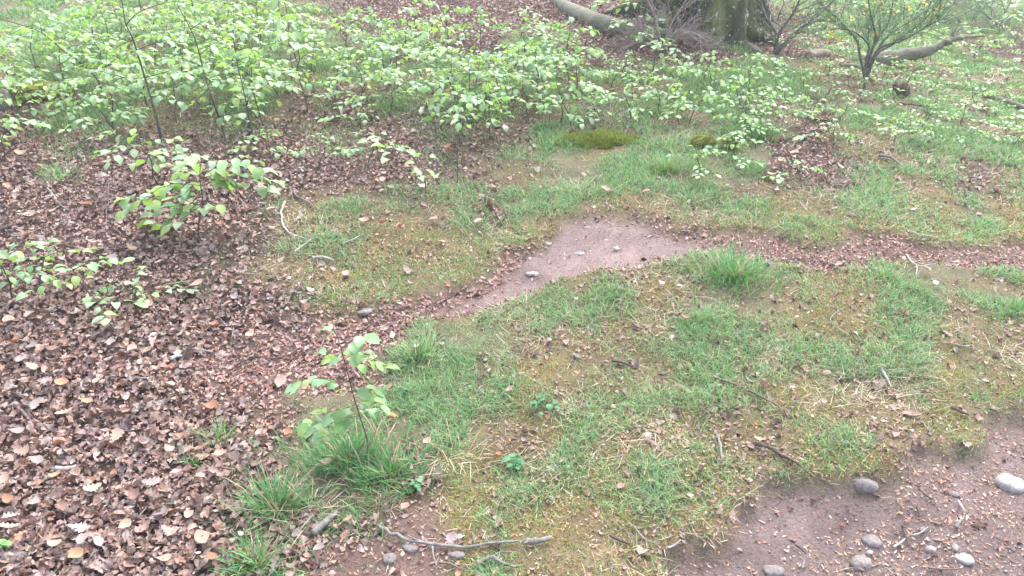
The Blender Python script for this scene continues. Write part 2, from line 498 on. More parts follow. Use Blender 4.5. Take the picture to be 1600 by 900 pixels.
pile = Pile()
scatter_litter(pile, 105000, BEECH, (.018, .042), 1, tilt=.42)
scatter_litter(pile, 13000, OAK, (.034, .064), 1, lift=.024, tilt=.42)
scatter_litter(pile, 240000, FRAG, (.007, .027), 1, lift=.026, tilt=.5, wid=(.4, 1.3))
tag(obj('leaf_litter', pile.mesh('leaf_litter', M_litter)), kind='stuff')
pile = Pile()
RED = np.array([(.33, .19, .165), (.25, .14, .12), (.42, .29, .25), (.16, .095, .085), (.36, .19, .13), (.30, .20, .18)])
scatter_litter(pile, 260000, FRAG, (.008, .028), 1, wid=(.35, 1.0), chan=1, lift=.008, tilt=.3, cols=RED)
scatter_litter(pile, 170000, FRAG, (.010, .032), 1, wid=(.35, 1.0), chan=7, lift=.010, tilt=.35, cols=RED * 1.12, y1=6.5)
scatter_litter(pile, 9000, BEECH_LO, (.02, .045), 1, chan=1, lift=.008, tilt=.3, gain=.8)
tag(obj('leaf_fragments', pile.mesh('leaf_fragments', M_litter)), kind='stuff')
pile = Pile()
ORG = np.array([(.45, .245, .15), (.37, .20, .125), (.52, .36, .26), (.24, .135, .095), (.48, .37, .30), (.20, .12, .09)])
scatter_litter(pile, 150000, FRAG, (.009, .021), 1, wid=(.3, .6), chan=5, lift=.006, tilt=.3, cols=ORG, y1=8)
tag(obj('bud_scales', pile.mesh('bud_scales', M_bits)), kind='stuff')

def blades(pile, x, y, z, l, wdt, lean0, bend, yaw, cols):
    n = len(x)
    st = np.array([0, .38, .75, 1.0]); th = lean0[:, None] + bend[:, None] * st[None]
    thm = (th[:, 1:] + th[:, :-1]) / 2; dl = np.diff(st)[None] * l[:, None]
    h = np.concatenate([np.zeros((n, 1)), np.cumsum(np.sin(thm) * dl, 1)], 1)
    v = np.concatenate([np.zeros((n, 1)), np.cumsum(np.cos(thm) * dl, 1)], 1)
    wd = wdt[:, None] * np.array([.8, 1, .7, 0])[None] * .5
    dx, dy = np.cos(yaw)[:, None], np.sin(yaw)[:, None]
    cx = x[:, None] + dx * h; cy = y[:, None] + dy * h; cz = z[:, None] + np.maximum(v, -.25 * l[:, None])
    tw = rng.uniform(-.9, .9, (n, 1))
    sx, sy = -np.sin(yaw[:, None] + tw), np.cos(yaw[:, None] + tw)
    A = np.stack([cx + sx * wd, cy + sy * wd, cz], 2); B = np.stack([cx - sx * wd, cy - sy * wd, cz], 2)
    P = np.stack([A[:, 0], B[:, 0], A[:, 1], B[:, 1], A[:, 2], B[:, 2], A[:, 3]], 1)
    off = (np.arange(n) * 7)[:, None, None]
    q = (np.array([(0, 1, 3, 2), (2, 3, 5, 4)])[None] + off).reshape(-1, 4)
    t = (np.array([(4, 5, 6)])[None] + off).reshape(-1, 3)
    pile.add(P.reshape(-1, 3), q, t, np.repeat(cols, 7, 0))

GREENS = np.array([(.145, .305, .115), (.120, .275, .115), (.185, .335, .120), (.155, .315, .170), (.23, .33, .145), (.31, .32, .18)])
STRAWS = np.array([(.46, .38, .26), (.40, .32, .22), (.52, .46, .35), (.33, .25, .17), (.34, .35, .20)])
MOSSES = np.array([(.24, .275, .065), (.29, .265, .07), (.19, .24, .06), (.33, .27, .10), (.37, .24, .095)])
def scatter_blades(n, chan, length, wdt, cols, lean, gain=1.0, y1=11., pw=1.2, patch=None):
    x, y = candidates(n, y1=y1)
    w = cover(x, y)
    a = np.clip(w[:, chan] * gain, 0, 1)
    if patch: a = a * np.clip((fbm(x * patch, y * patch, 55 + chan, 3) - .30) * 3.4, .08, 1)
    keep = rng.random(n) < a ** pw
    x, y, w, a = x[keep], y[keep], w[keep], a[keep]; k = len(x)
    far = np.clip(np.hypot(x, y) / 3.0, .8, 2.6)
    l = rng.uniform(*length, k) * (.55 + .6 * a)
    pile = Pile()
    blades(pile, x, y, height(x, y, w) - .004, l, rng.uniform(*wdt, k) * far, rng.uniform(*lean[0], k), rng.uniform(*lean[1], k), rng.uniform(0, 6.283, k), cols[rng.integers(0, len(cols), k)] * rng.uniform(.75, 1.25, (k, 1)))
    return pile
p_ = scatter_blades(1350000, 2, (.018, .056), (.0016, .0032), GREENS, ((.1, 1.0), (.2, 1.4)), patch=5.5, gain=1.35)
tag(obj('grass', p_.mesh('grass', M_grass)), kind='stuff')
p_ = scatter_blades(430000, 6, (.02, .085), (.0012, .0024), STRAWS, ((1.0, 1.55), (-.1, .5)), patch=3.3)
tag(obj('dry_grass', p_.mesh('dry_grass', M_straw)), kind='stuff')
p_ = scatter_blades(420000, 3, (.008, .022), (.0022, .005), MOSSES, ((.1, 1.2), (.0, .9)), y1=8.5)
tag(obj('moss', p_.mesh('moss', M_moss)), kind='stuff')

# gravel of the track and the path
def octa_scatter(n, chan_w, size, cols):
    x, y = candidates(n, y1=6)
    w = cover(x, y); keep = rng.random(n) < chan_w(w); x, y, w = x[keep], y[keep], w[keep]; k = len(x)
    s = size[0] + (size[1] - size[0]) * rng.random(k) ** 3
    base = np.array([(1, 0, 0), (0, 1, 0), (-1, 0, 0), (0, -1, 0), (0, 0, .75), (0, 0, -.4), (.7, .7, .3), (-.7, .7, .3), (-.7, -.7, .3), (.7, -.7, .3)], float)
    f = np.array([(0, 6, 4), (6, 1, 4), (1, 7, 4), (7, 2, 4), (2, 8, 4), (8, 3, 4), (3, 9, 4), (9, 0, 4), (6, 0, 5), (1, 6, 5), (7, 1, 5), (2, 7, 5), (8, 2, 5), (3, 8, 5), (9, 3, 5), (0, 9, 5)])
    P = base[None] * s[:, None, None] * rng.uniform(.6, 1.2, (k, 1, 3)) * np.array([1, 1, .6]) * rng.uniform(.85, 1.15, (k, 10, 1))
    a = rng.uniform(0, 6.283, k); ca, sa = np.cos(a)[:, None], np.sin(a)[:, None]
    P = np.stack([P[..., 0] * ca - P[..., 1] * sa, P[..., 0] * sa + P[..., 1] * ca, P[..., 2]], 2)
    P += np.stack([x, y, height(x, y, w)], 1)[:, None]
    pile = Pile(); pile.add(P.reshape(-1, 3), np.zeros((0, 4), int), (f[None] + (np.arange(k) * 10)[:, None, None]).reshape(-1, 3), np.repeat(cols[rng.integers(0, len(cols), k)] * rng.uniform(.7, 1.2, (k, 1)), 10, 0))
    return pile
g_ = octa_scatter(30000, lambda w: np.clip(w[:, 8] * .9 + w[:, 7] * .4, 0, 1), (.0015, .006), np.array([(.20, .155, .145), (.25, .205, .195), (.14, .10, .095), (.32, .28, .26)]))
tag(obj('gravel', g_.mesh('gravel', M_pebble)), kind='stuff')

# ------------------------------------------------------------------ big tree, logs, shrubs
def ground_or(px, py):  return ground_at(px, py)

def big_tree():
    c = ground_at(1108, 66) + Vector((0, .36, 0)); c.z = gz(c.x, c.y) - .12
    t = thing('beech_tree', 'massive old beech trunk with mossy fluted base and pale lichen spots', 'tree', c)
    nt_, nz = 144, 70
    H = 4.6
    th = np.linspace(0, 2 * math.pi, nt_, endpoint=False); zz = H * (np.linspace(0, 1, nz) ** 1.7)
    T, Z = np.meshgrid(th, zz)
    lob = .5 + .5 * np.cos(T * 5 + .7 * np.sin(T * 2 + 1) + .5)
    lob2 = .5 + .5 * np.cos(T * 11 + 2 * np.sin(T * 3))
    fl = np.exp(-Z / .34)
    r = .40 - .02 * Z + fl * (.01 + .13 * lob ** 2) + .05 * lob * np.exp(-Z / 1.6) + .028 * lob2 * np.exp(-Z / 2.0)
    r += (fbm(T * 4, Z * 3, 31) - .5) * .05 + (fbm(T * 14, Z * 5, 32) - .5) * .035
    # hollow between two buttresses on the shaded side
    d = np.angle(np.exp(1j * (T - R(222))))
    r -= .27 * np.exp(-(np.abs(d) / .52) ** 4) * np.exp(-(Z / 1.1) ** 2)
    V = np.stack([r * np.cos(T), r * np.sin(T) * .92, Z], 2).reshape(-1, 3)
    q = []
    for i in range(nz - 1):
        a = i * nt_ + np.arange(nt_); b = i * nt_ + (np.arange(nt_) + 1) % nt_
        q.append(np.stack([a, b, b + nt_, a + nt_], 1))
    obj('trunk', make_mesh('trunk', V, [np.concatenate(q)], M_trunk), t)
    for ang, ln, w0 in ((-30, .35, .085), (-150, .4, .09), (30, .5, .10), (150, .5, .10)):
        tb = Tubes(); a = R(ang)
        pts = []
        for k in range(8):
            f = k / 7; rr = .36 + ln * f; aa = a + .25 * math.sin(f * 3)
            x, y = c.x + rr * math.cos(aa), c.y + rr * math.sin(aa)
            pts.append((x - c.x, y - c.y, gz(x, y) - c.z + .10 * (1 - f) - .05 * f))
        tb.add(spline(pts, 14), [w0, w0 * .8, w0 * .5, w0 * .2], 12, rough=.12)
        obj('root', tb.mesh('root', M_trunk), t)
    # high limbs, above what the photograph shows
    for k in range(4):
        tb = Tubes(); a = R(40 + 90 * k)
        tb.add(spline([(0, 0, 4.2), (.5 * math.cos(a), .5 * math.sin(a), 4.9), (1.3 * math.cos(a), 1.3 * math.sin(a), 6.0)], 10), [.24, .16, .09], 12, rough=.1)
        obj('limb', tb.mesh('limb', M_trunk), t)
    return t
TREE = big_tree()

def log_from(name, label, cat, pxs, rad, mat, lift=.5, stubs=(), group=None, yoff=0.0):
    """a fallen branch lying on the ground under the pixels given"""
    P = [ground_at(px, py) for px, py in pxs]
    rr = np.interp(np.linspace(0, 1, len(P)), np.linspace(0, 1, len(rad)), rad)
    P = [p + Vector((0, yoff, r * lift)) for p, r in zip(P, rr)]
    o = P[0].copy()
    n = max(10, len(P) * 5)
    sp = spline([p - o for p in P], n)
    t = thing(name, label, cat, o, group=group)
    tb = Tubes(); tb.add(sp, rad, 14, rough=.10)
    obj('stem', tb.mesh('stem', mat), t)
    for f, dx, dy, dz, r in stubs:
        b = sp[int(f * (n - 1))]
        tb = Tubes(); tb.add(spline([b, b + Vector((dx, dy, dz)) * .5 + Vector((.01, 0, .01)), b + Vector((dx, dy, dz))], 6), [r, r * .6], 8, rough=.2)
        obj('twig', tb.mesh('twig', mat), t)
    return t
log_from('fallen_branch', 'thick smooth olive grey fallen branch lying beside the big beech trunk', 'branch',
         [(845, -14), (868, 8), (905, 32), (950, 50), (1000, 58), (1060, 64), (1110, 68), (1150, 74), (1186, 84)], [.018, .045, .070, .072, .06, .05, .048, .045, .025], M_log, stubs=((.12, -.10, .05, .06, .02), (.6, .05, -.1, .12, .02)))
def raised_log():
    b = ground_at(1372, 104)
    pts = [((1330, 100), .0), ((1372, 94), 0), ((1405, 88), .02), ((1445, 80), .04), ((1478, 66), .06), ((1500, 59), .08), ((1540, 56), .12)]
    P = [at_depth(px, py, b.y + dy) - b for (px, py), dy in pts]
    t = thing('fallen_branch', 'curved grey fallen branch rising to a dark pointed end behind the broom bush', 'branch', b)
    tb = Tubes(); tb.add(spline(P, 34, .008), [.040, .056, .062, .054, .050, .034, .024, .019, .014, .006], 14, rough=.2)
    obj('stem', tb.mesh('stem', M_log), t)
    q = spline(P, 34)[26]
    tb = Tubes(); tb.add(spline([q, q + Vector((-.02, .02, .04)), q + Vector((.03, .05, .11)), q + Vector((.01, .05, .15))], 8), [.018, .012, .008], 8, rough=.2)
    obj('twig', tb.mesh('twig', M_log), t)
raised_log()
log_from('dead_branch', 'straight dark brown dead branch lying at the right edge in pale ground plants', 'branch',
         [(1520, 148), (1550, 158), (1580, 168), (1625, 182)], [.012, .02, .022, .02], M_log, lift=.9)
log_from('dead_branch', 'small broken brown log end in dry leaves left of the broom bush', 'branch',
         [(1262, 92), (1278, 90), (1292, 90)], [.03, .035, .03], M_wood, lift=.8)
log_from('dead_branch', 'short dark brown rotten stick under the broom bush on dry leaves', 'branch',
         [(1312, 105), (1335, 108), (1352, 114)], [.012, .018, .012], M_log, lift=.8)

def grow(tb, p, d, length, rad, depth, spread, up, kids, col, tips, seglen=.12, thin=.6, k=5):
    """recursive woody growth; records the tips' polylines"""
    n = max(4, int(length / seglen) + 2)
    pts = [p.copy()]; dd = d.normalized()
    for i in range(n - 1):
        dd = (dd + Vector((random.gauss(0, 1), random.gauss(0, 1), random.gauss(0, .8))) * .13 + Vector((0, 0, up))).normalized()
        pts.append(pts[-1] + dd * (length / (n - 1)))
    tb.add(pts, [rad, rad * thin], k, col, .1)
    if depth == 0: tips.append(pts); return
    for j in range(kids):
        f = random.uniform(.25, 1.0); i = min(int(f * (n - 1)), n - 2)
        q = pts[i].lerp(pts[i + 1], random.random())
        ax = (pts[i + 1] - pts[i]).normalized()
        s = ax.orthogonal().normalized(); s.rotate(Matrix.Rotation(random.uniform(0, 6.283), 3, ax))
        nd = (ax + s * spread * random.uniform(.5, 1.2)).normalized()
        grow(tb, q, nd, length * random.uniform(.4, .75), rad * thin * random.uniform(.5, .75), depth - 1, spread, up, kids, col, tips, seglen, thin, 4)
    tips.append(pts)

def flake_cloud(pts, size, cols, mat, name, per=1, tilt=1.0, tpl=BEECH_LO):
    P = np.array([p[:] for p in pts for _ in range(per)]); n = len(P)
    nr = rng.normal(0, tilt, (n, 3)); nr[:, 2] = np.abs(nr[:, 2]) + .2; nr /= np.linalg.norm(nr, axis=1)[:, None]
    P = P + rng.normal(0, .012, P.shape)
    Pv, q, t, V = place_leaves(tpl, P, nr, rng.uniform(0, 6.283, n), rng.uniform(*size, n), rng.uniform(.8, 1.2, n), rng.normal(0, .3, n), rng.normal(.2, .3, n), rng.normal(0, .4, n))
    c = cols[rng.integers(0, len(cols), n)] * rng.uniform(.8, 1.2, (n, 1))
    return make_mesh(name, Pv, [q, t], mat, np.repeat(c, V, 0))

FRESH = np.array([(.25, .41, .16), (.29, .44, .21), (.23, .39, .19), (.32, .44, .15), (.30, .44, .26), (.26, .41, .22)])
def broom():
    b = ground_at(1348, 138)
    t = thing('broom_bush', 'green twiggy broom bush with fanned dark stems and yellow flowers', 'bush', b)
    tb = Tubes(); tips = []; bark = (.12, .11, .085)
    mains = [((1348, 138), (1362, 100), (1385, 58), (1440, 22), (1478, -10)), ((1350, 136), (1356, 95), (1372, 60), (1390, 30), (1400, -30)), ((1350, 134), (1353, 95), (1357, 70), (1330, 48), (1290, 45)),
             ((1352, 130), (1370, 85), (1400, 66), (1455, 20), (1500, -40)), ((1351, 120), (1343, 85), (1338, 62), (1310, 30), (1285, 10)), ((1350, 120), (1362, 80), (1368, 55), (1360, 20), (1350, -50)), ((1356, 105), (1375, 75), (1412, 62), (1450, 40), (1470, 30))]
    tg = Tubes(); gc = (.12, .19, .095); tt = []
    for m in mains:
        dy = random.uniform(-.3, .3)
        pts = [at_depth(px, py, b.y + dy * i / 4) - b for i, (px, py) in enumerate(m)]
        sp = spline(pts, 14)
        tb.add(sp, [.010, .008, .0055, .002], 7, bark, .12)
        for i in range(5, 14):
            for _ in range(3):
                a = sp[i]; d = (sp[i] - sp[i - 1]).normalized() + Vector((random.gauss(0, .55), random.gauss(0, .55), random.gauss(.1, .45)))
                grow(tg, a, d, random.uniform(.12, .34), .0022, 1, .55, .05, 3, gc, tt, .06, .6, 3)
    obj('stem', tb.mesh('stem', M_twig), t)
    obj('foliage', tg.mesh('foliage', M_herb), t)
    lv = [p for q in tt for p in q[1:]]
    random.shuffle(lv)
    lm = flake_cloud(lv[:3000], (.009, .020), np.array([(.10, .19, .07), (.13, .23, .10), (.16, .26, .12)]), M_herb, 'leaves')
    obj('leaves', lm, t)
    for px, py in ((1298, 45), (1300, 52), (1298, 58), (1310, 62), (1368, 52), (1355, 15), (1400, 18), (1422, 13), (1440, 6), (1447, 3), (1375, 6), (1462, 18), (1458, 27), (1298, 38), (1425, 38), (1330, 30), (1472, 8)):
        c = at_depth(px, py, b.y + random.gauss(0, .1)) - b
        obj('flower', flake_cloud([c] * 7, (.016, .026), np.array([(.72, .46, .02), (.78, .55, .05), (.70, .50, .10)]), M_flower, 'flower', 1), t)
    return t
broom()

def bare_shrub(label, px, py, mains, rad, bark, depth=2, kids=4, leaves=None, name='shrub', length=(.2, .4), spread=.8, lsize=(.02, .035)):
    b = ground_at(px, py)
    t = thing(name, label, 'shrub', b)
    tb = Tubes(); tips = []
    for m in mains:
        dy = random.uniform(-.15, .15)
        pts = [at_depth(qx, qy, b.y + dy * i / max(1, len(m) - 1)) - b for i, (qx, qy) in enumerate(m)]
        sp = spline(pts, 10); tb.add(sp, [rad, rad * .4], 6, bark, .1)
        for i in range(2, 10):
            d = (sp[i] - sp[i - 1]).normalized() + Vector((random.gauss(0, .6), random.gauss(0, .5), random.gauss(.05, .4)))
            grow(tb, sp[i], d, random.uniform(*length), rad * .3, depth - 1, spread, .03, kids, bark, tips, .08, .55, 4)
    obj('stem', tb.mesh('stem', M_twig), t)
    if leaves:
        lv = [p for q in tips for p in q[-2:]]; random.shuffle(lv)
        obj('foliage', flake_cloud(lv[:leaves], lsize, FRESH, M_fresh, 'foliage', 1, .5), t)
    return t
bare_shrub('thin grey leafless shrub with forking stems right of the big beech trunk', 1214, 84,
           [((1214, 84), (1228, 66), (1245, 50), (1290, 14), (1310, -10)), ((1212, 84), (1216, 55), (1240, 20), (1252, -8)), ((1214, 80), (1212, 50), (1195, 25), (1186, -8)), ((1216, 76), (1235, 58), (1262, 36), (1300, 30))], .015, (.13, .12, .11), leaves=50)
bare_shrub('dry pale brown bramble of arching twigs over the fallen branch by the trunk', 1035, 78,
           [((1035, 78), (1024, 30), (1008, -12)), ((1036, 76), (1050, 36), (1066, 10)), ((1032, 78), (1008, 58), (982, 70)), ((1036, 78), (1060, 48), (1094, 66)), ((1036, 78), (1062, 60), (1088, 76)), ((1032, 78), (1000, 66), (972, 76)), ((1040, 76), (1075, 50), (1104, 64)), ((1034, 78), (1020, 52), (1000, 48)), ((1036, 78), (1046, 60), (1070, 62))], .009, (.36, .285, .25), 2, 16, name='dry_bramble', length=(.08, .22), spread=1.3)
bare_shrub('hazy grey leafless bush at the upper right corner beyond the curved branch', 1560, 40,
           [((1560, 40), (1550, 15), (1520, -10)), ((1562, 40), (1575, 10), (1590, -20)), ((1560, 38), (1535, 20), (1490, 5)), ((1562, 38), (1590, 22), (1640, 8))], .010, (.34, .28, .28), 2, 9, name='shrub')
bare_shrub('leafless twiggy bush between the broom and the upper right corner bush', 1470, 38,
           [((1470, 38), (1460, 18), (1440, -10)), ((1470, 38), (1486, 12), (1500, -14)), ((1472, 36), (1500, 24), (1524, 14))], .010, (.30, .24, .23), 2, 8, name='shrub', leaves=60)

# ------------------------------------------------------------------ beech saplings
def leaf_set(anchors, name, size):
    """anchors: (position, outward direction) -> one foliage mesh of drooping young leaves"""
    n = len(anchors)
    pos = np.array([a[0][:] for a in anchors]); d = np.array([a[1][:] for a in anchors])
    yaw = np.arctan2(d[:, 1], d[:, 0]) + rng.normal(0, .25, n)
    droop = rng.uniform(.05, .95, n) ** 1.2
    nx = np.stack([np.cos(yaw) * np.sin(droop), np.sin(yaw) * np.sin(droop), np.cos(droop)], 1)
    nx = nx + rng.normal(0, .16, (n, 3)); nx /= np.linalg.norm(nx, axis=1)[:, None]
    l = rng.uniform(*size, n)
    fwd = np.stack([np.cos(yaw) * np.cos(droop), np.sin(yaw) * np.cos(droop), -np.sin(droop)], 1)
    pos = pos + fwd * (l * .52)[:, None]
    P, q, t, V = place_leaves(BEECH, pos, nx, yaw, l, rng.uniform(.92, 1.2, n), rng.normal(-.28, .14, n), rng.normal(.22, .14, n), rng.normal(0, .2, n))
    c = FRESH[rng.integers(0, len(FRESH), n)] * rng.uniform(.7, 1.18, (n, 1)) * rng.uniform(.93, 1.07, (n, 3))
    return make_mesh(name, P, [q, t], M_fresh, np.repeat(c, V, 0))

SBARK = (.085, .068, .055)
def leaf_branch(tb, pts, r, anchors, gap, start=.25):
    tb.add(pts, [r, r * .45], 5, SBARK, .08)
    n = len(pts); L = sum((pts[i + 1] - pts[i]).length for i in range(n - 1))
    m = max(2, int(L * (1 - start) / gap)); side = random.choice((-1, 1))
    for k in range(m + 1):
        f = start + (1 - start) * k / m; t = f * (n - 1); i = min(int(t), n - 2)
        p = pts[i].lerp(pts[i + 1], t - i); ax = (pts[i + 1] - pts[i]).normalized()
        a = 0 if k == m else side * random.uniform(.6, 1.2); side = -side
        d = Vector((ax.x * math.cos(a) - ax.y * math.sin(a), ax.x * math.sin(a) + ax.y * math.cos(a), 0))
        if d.length < .1: d = Vector((random.gauss(0, 1), random.gauss(0, 1), 0))
        anchors.append((p, d.normalized()))

def sapling_meshes(h, nbr, size, gap=.032, spread=.5):
    tb = Tubes(); an = []
    lean = Vector((random.gauss(0, .16), random.gauss(0, .16), 0))
    st = [Vector((0, 0, -.02))]
    for i in range(1, 7):
        f = i / 6
        st.append(Vector((lean.x * h * f + random.gauss(0, .02) * h, lean.y * h * f + random.gauss(0, .02) * h, h * f)))
    sp = spline(st, 13)
    leaf_branch(tb, sp[8:], .0018, an, gap * .9, .2)
    tb.add(sp[:9], [.0045 * (.6 + h), .0022], 6, SBARK, .1)
    a0 = random.uniform(0, 6.28)
    for b in range(nbr):
        f = .28 + .68 * (b + .5) / nbr; p = sp[int(f * 12)]
        a = a0 + b * 2.4 + random.gauss(0, .3); L = h * spread * random.uniform(.55, 1.1) * (1.15 - .6 * f) + .05
        d = Vector((math.cos(a), math.sin(a), random.uniform(.0, .45)))
        q = p + d * L * .55; e = p + Vector((d.x, d.y, d.z * .3)) * L + Vector((0, 0, -.06 * L))
        bp = spline([p, q, e], 7)
        leaf_branch(tb, bp, .0016, an, gap, .18)
        if L > .16:
            s = random.choice((-1, 1)); m = bp[3]; dd = Vector((d.x * .6 - d.y * s * .8, d.y * .6 + d.x * s * .8, .02))
            leaf_branch(tb, spline([m, m + dd * L * .25, m + dd * L * .45 + Vector((0, 0, -.02))], 5), .0012, an, gap, .2)
    return tb.mesh('sapling_stem', M_twig), leaf_set(an, 'sapling_foliage', size)

VARIANTS = []
for h, nb, sz, gap, spd in ((.50, 8, (.038, .070), .031, .65), (.45, 7, (.038, .070), .031, .7), (.38, 6, (.036, .066), .030, .7), (.33, 6, (.036, .064), .029, .75), (.55, 9, (.038, .068), .033, .55),
                            (.28, 5, (.034, .060), .028, .85), (.22, 4, (.030, .056), .026, .95), (.17, 4, (.028, .052), .024, 1.1), (.35, 6, (.040, .070), .031, .8), (.25, 5, (.032, .056), .026, .85)):
    sm, fm = sapling_meshes(h, nb, sz, gap, spd)
    VARIANTS.append((h, sm, fm))

SAPS = []          # (object, base px, base py, height)
def add_sapling(px, py, v, sc=1.0):
    h, sm, fm = VARIANTS[v]
    b = ground_at(px, py)
    t = thing('beech_sapling', None, 'sapling', b, random.uniform(0, 6.283), 'young beech saplings')
    t.scale = (sc, sc, sc)
    obj('stem', sm, t); obj('foliage', fm, t)
    SAPS.append([t, px, py, h * sc])
    return t

def zone(x0, x1, y0, y1, n, vs, sc=(.8, 1.15), mind=20):
    pts = []; tries = 0
    while len(pts) < n and tries < n * 60:
        tries += 1
        px, py = random.uniform(x0, x1), random.uniform(y0, y1)
        if all((px - a) ** 2 + ((py - b) * 2.2) ** 2 > mind ** 2 for a, b in pts):
            pts.append((px, py))
            add_sapling(px, py, random.choice(vs), random.uniform(*sc))
zone(-50, 470, 95, 208, 30, [0, 1, 2, 3, 8], (.75, 1.05), mind=46)
zone(120, 470, 22, 90, 13, [2, 3, 8], mind=46)
zone(470, 640, 72, 112, 6, [3, 5, 9], mind=44)
zone(600, 890, 62, 130, 11, [3, 5, 8, 9], (.75, 1.0), mind=44)
zone(590, 880, 130, 200, 12, [2, 3, 5, 8], (.75, 1.0), mind=42)
zone(420, 600, 112, 215, 7, [6, 7, 9, 5], (.8, 1.1), mind=36)
zone(860, 1170, 100, 210, 17, [5, 6, 9, 7], (.75, 1.0), mind=42)
zone(1160, 1640, 105, 235, 44, [6, 7, 7], (.55, .9), mind=32)
zone(1195, 1640, 55, 100, 14, [6, 7], (.7, 1.0), mind=32)
zone(1200, 1640, -8, 48, 18, [3, 5, 9, 2], (.9, 1.3), mind=30)
for px, py, v, sc in ((720, 232, 8, .9), (765, 225, 3, .95), (690, 205, 3, .9), (745, 180, 1, .8), (845, 165, 2, .9), (900, 150, 3, .9), (20, 470, 6, 1.0), (62, 452, 7, 1.0), (150, 475, 7, 1.1), (212, 482, 7, .8),
                      (575, 262, 7, 1.0), (5, 260, 5, .9), (250, 290, 5, 1.0), (985, 62, 5, 1.2), (1000, 85, 6, .9), (1150, 255, 7, .8), (1250, 285, 7, .7), (1095, 270, 7, .8), (1075, 195, 9, .9), (430, 262, 6, .8), (500, 262, 7, .9), (30, 215, 5, 1.0), (185, 215, 6, 1.1), (385, 205, 5, 1.1)):
    add_sapling(px, py, v, sc)

def hero_sapling(label, base, stem, branches, size, gap, r0=.004, dj=.07, extra=None):
    b = ground_at(*base)
    t = thing('beech_sapling', label, 'sapling', b, 0, 'young beech saplings')
    tb = Tubes(); an = []
    S = [Vector((0, 0, -.02))] + [at_depth(px, py, b.y + random.uniform(-.3, .3) * dj) - b for px, py in stem]
    sp = spline(S, max(9, len(S) * 4)); tb.add(sp, [r0, r0 * .65, r0 * .3], 7, SBARK, .08)
    for br in branches:
        y0 = min(sp, key=lambda p: (p - (at_depth(*br[0], b.y) - b)).length)
        dy = random.choice((-1, 1)) * random.uniform(.3, 1) * dj
        P = [y0] + [at_depth(px, py, b.y + dy * (i + 1) / len(br[1:])) - b for i, (px, py) in enumerate(br[1:])]
        leaf_branch(tb, spline(P, 8), r0 * .38, an, gap, .15)
    obj('stem', tb.mesh('stem', M_twig), t)
    if an: obj('foliage', leaf_set(an, 'foliage', size), t)
    return t
hero_sapling('mint green beech sapling standing alone in lush grass at the edge of the leafy path', (572, 716),
             [(574, 690), (562, 650), (550, 610), (540, 570), (530, 535), (520, 512)],
             [[(550, 610), (520, 592), (490, 592), (462, 600)], [(558, 635), (530, 640), (505, 645)], [(560, 650), (530, 655), (500, 672), (482, 660)], [(550, 605), (578, 620), (602, 640)], [(545, 580), (575, 560), (605, 572)],
              [(540, 565), (520, 562), (508, 550)], [(532, 540), (555, 528), (572, 520)], [(524, 520), (516, 512), (508, 508)], [(548, 600), (570, 605), (588, 615)], [(538, 560), (555, 552), (565, 548)], [(556, 630), (570, 640), (578, 650)]],
             (.034, .052), .0125, .0022, .035)
hero_sapling('broad beech sapling with big fresh leaves over dry litter left of the curved white twig', (309, 376),
             [(311, 345), (317, 318), (313, 285), (313, 262), (318, 238)],
             [[(316, 318), (280, 322), (250, 325), (228, 340)], [(314, 300), (270, 305), (225, 308), (195, 305)], [(313, 280), (350, 272), (390, 272), (428, 282)], [(315, 255), (350, 248), (380, 245), (412, 262)], [(317, 318), (330, 322), (340, 318)],
              [(313, 285), (290, 282), (262, 290), (240, 295)], [(316, 312), (285, 330), (262, 345), (240, 350)], [(314, 270), (340, 262), (365, 262)], [(318, 245), (300, 240), (285, 248)], [(314, 262), (295, 262), (278, 268)], [(314, 275), (345, 258), (385, 258), (405, 268)], [(314, 280), (345, 282), (380, 284), (415, 292)], [(315, 300), (285, 315), (250, 318)], [(317, 320), (290, 338), (265, 352)], [(314, 290), (262, 288), (215, 318), (200, 330)]],
             (.052, .074), .026, .004, .12)
hero_sapling('small beech sapling with bright leaves above and behind the broad sapling in dry litter', (238, 285), [(238, 262), (242, 240), (255, 225)],
             [[(240, 245), (255, 232), (275, 228)], [(240, 245), (225, 248), (212, 250)], [(246, 235), (270, 240), (300, 238)]], (.05, .065), .045, .003, .1)
hero_sapling('drooping beech sapling with few large leaves over brown litter between grass and saplings', (665, 305), [(664, 280), (656, 255), (640, 235), (618, 225)],
             [[(656, 255), (662, 262), (675, 268)], [(640, 235), (625, 228), (605, 228), (590, 218)], [(630, 228), (650, 236), (672, 240)], [(620, 225), (612, 235), (608, 245)], [(652, 250), (645, 262), (655, 275)], [(618, 225), (598, 212), (572, 214)]], (.05, .07), .05, .003, .12)
hero_sapling('single bare thin dark sapling stem standing upright in grass behind the path bend', (715, 292), [(715, 270), (714, 240), (716, 205)], [[(716, 210), (722, 200), (730, 195)]], (.03, .04), .04, .0028, .05)
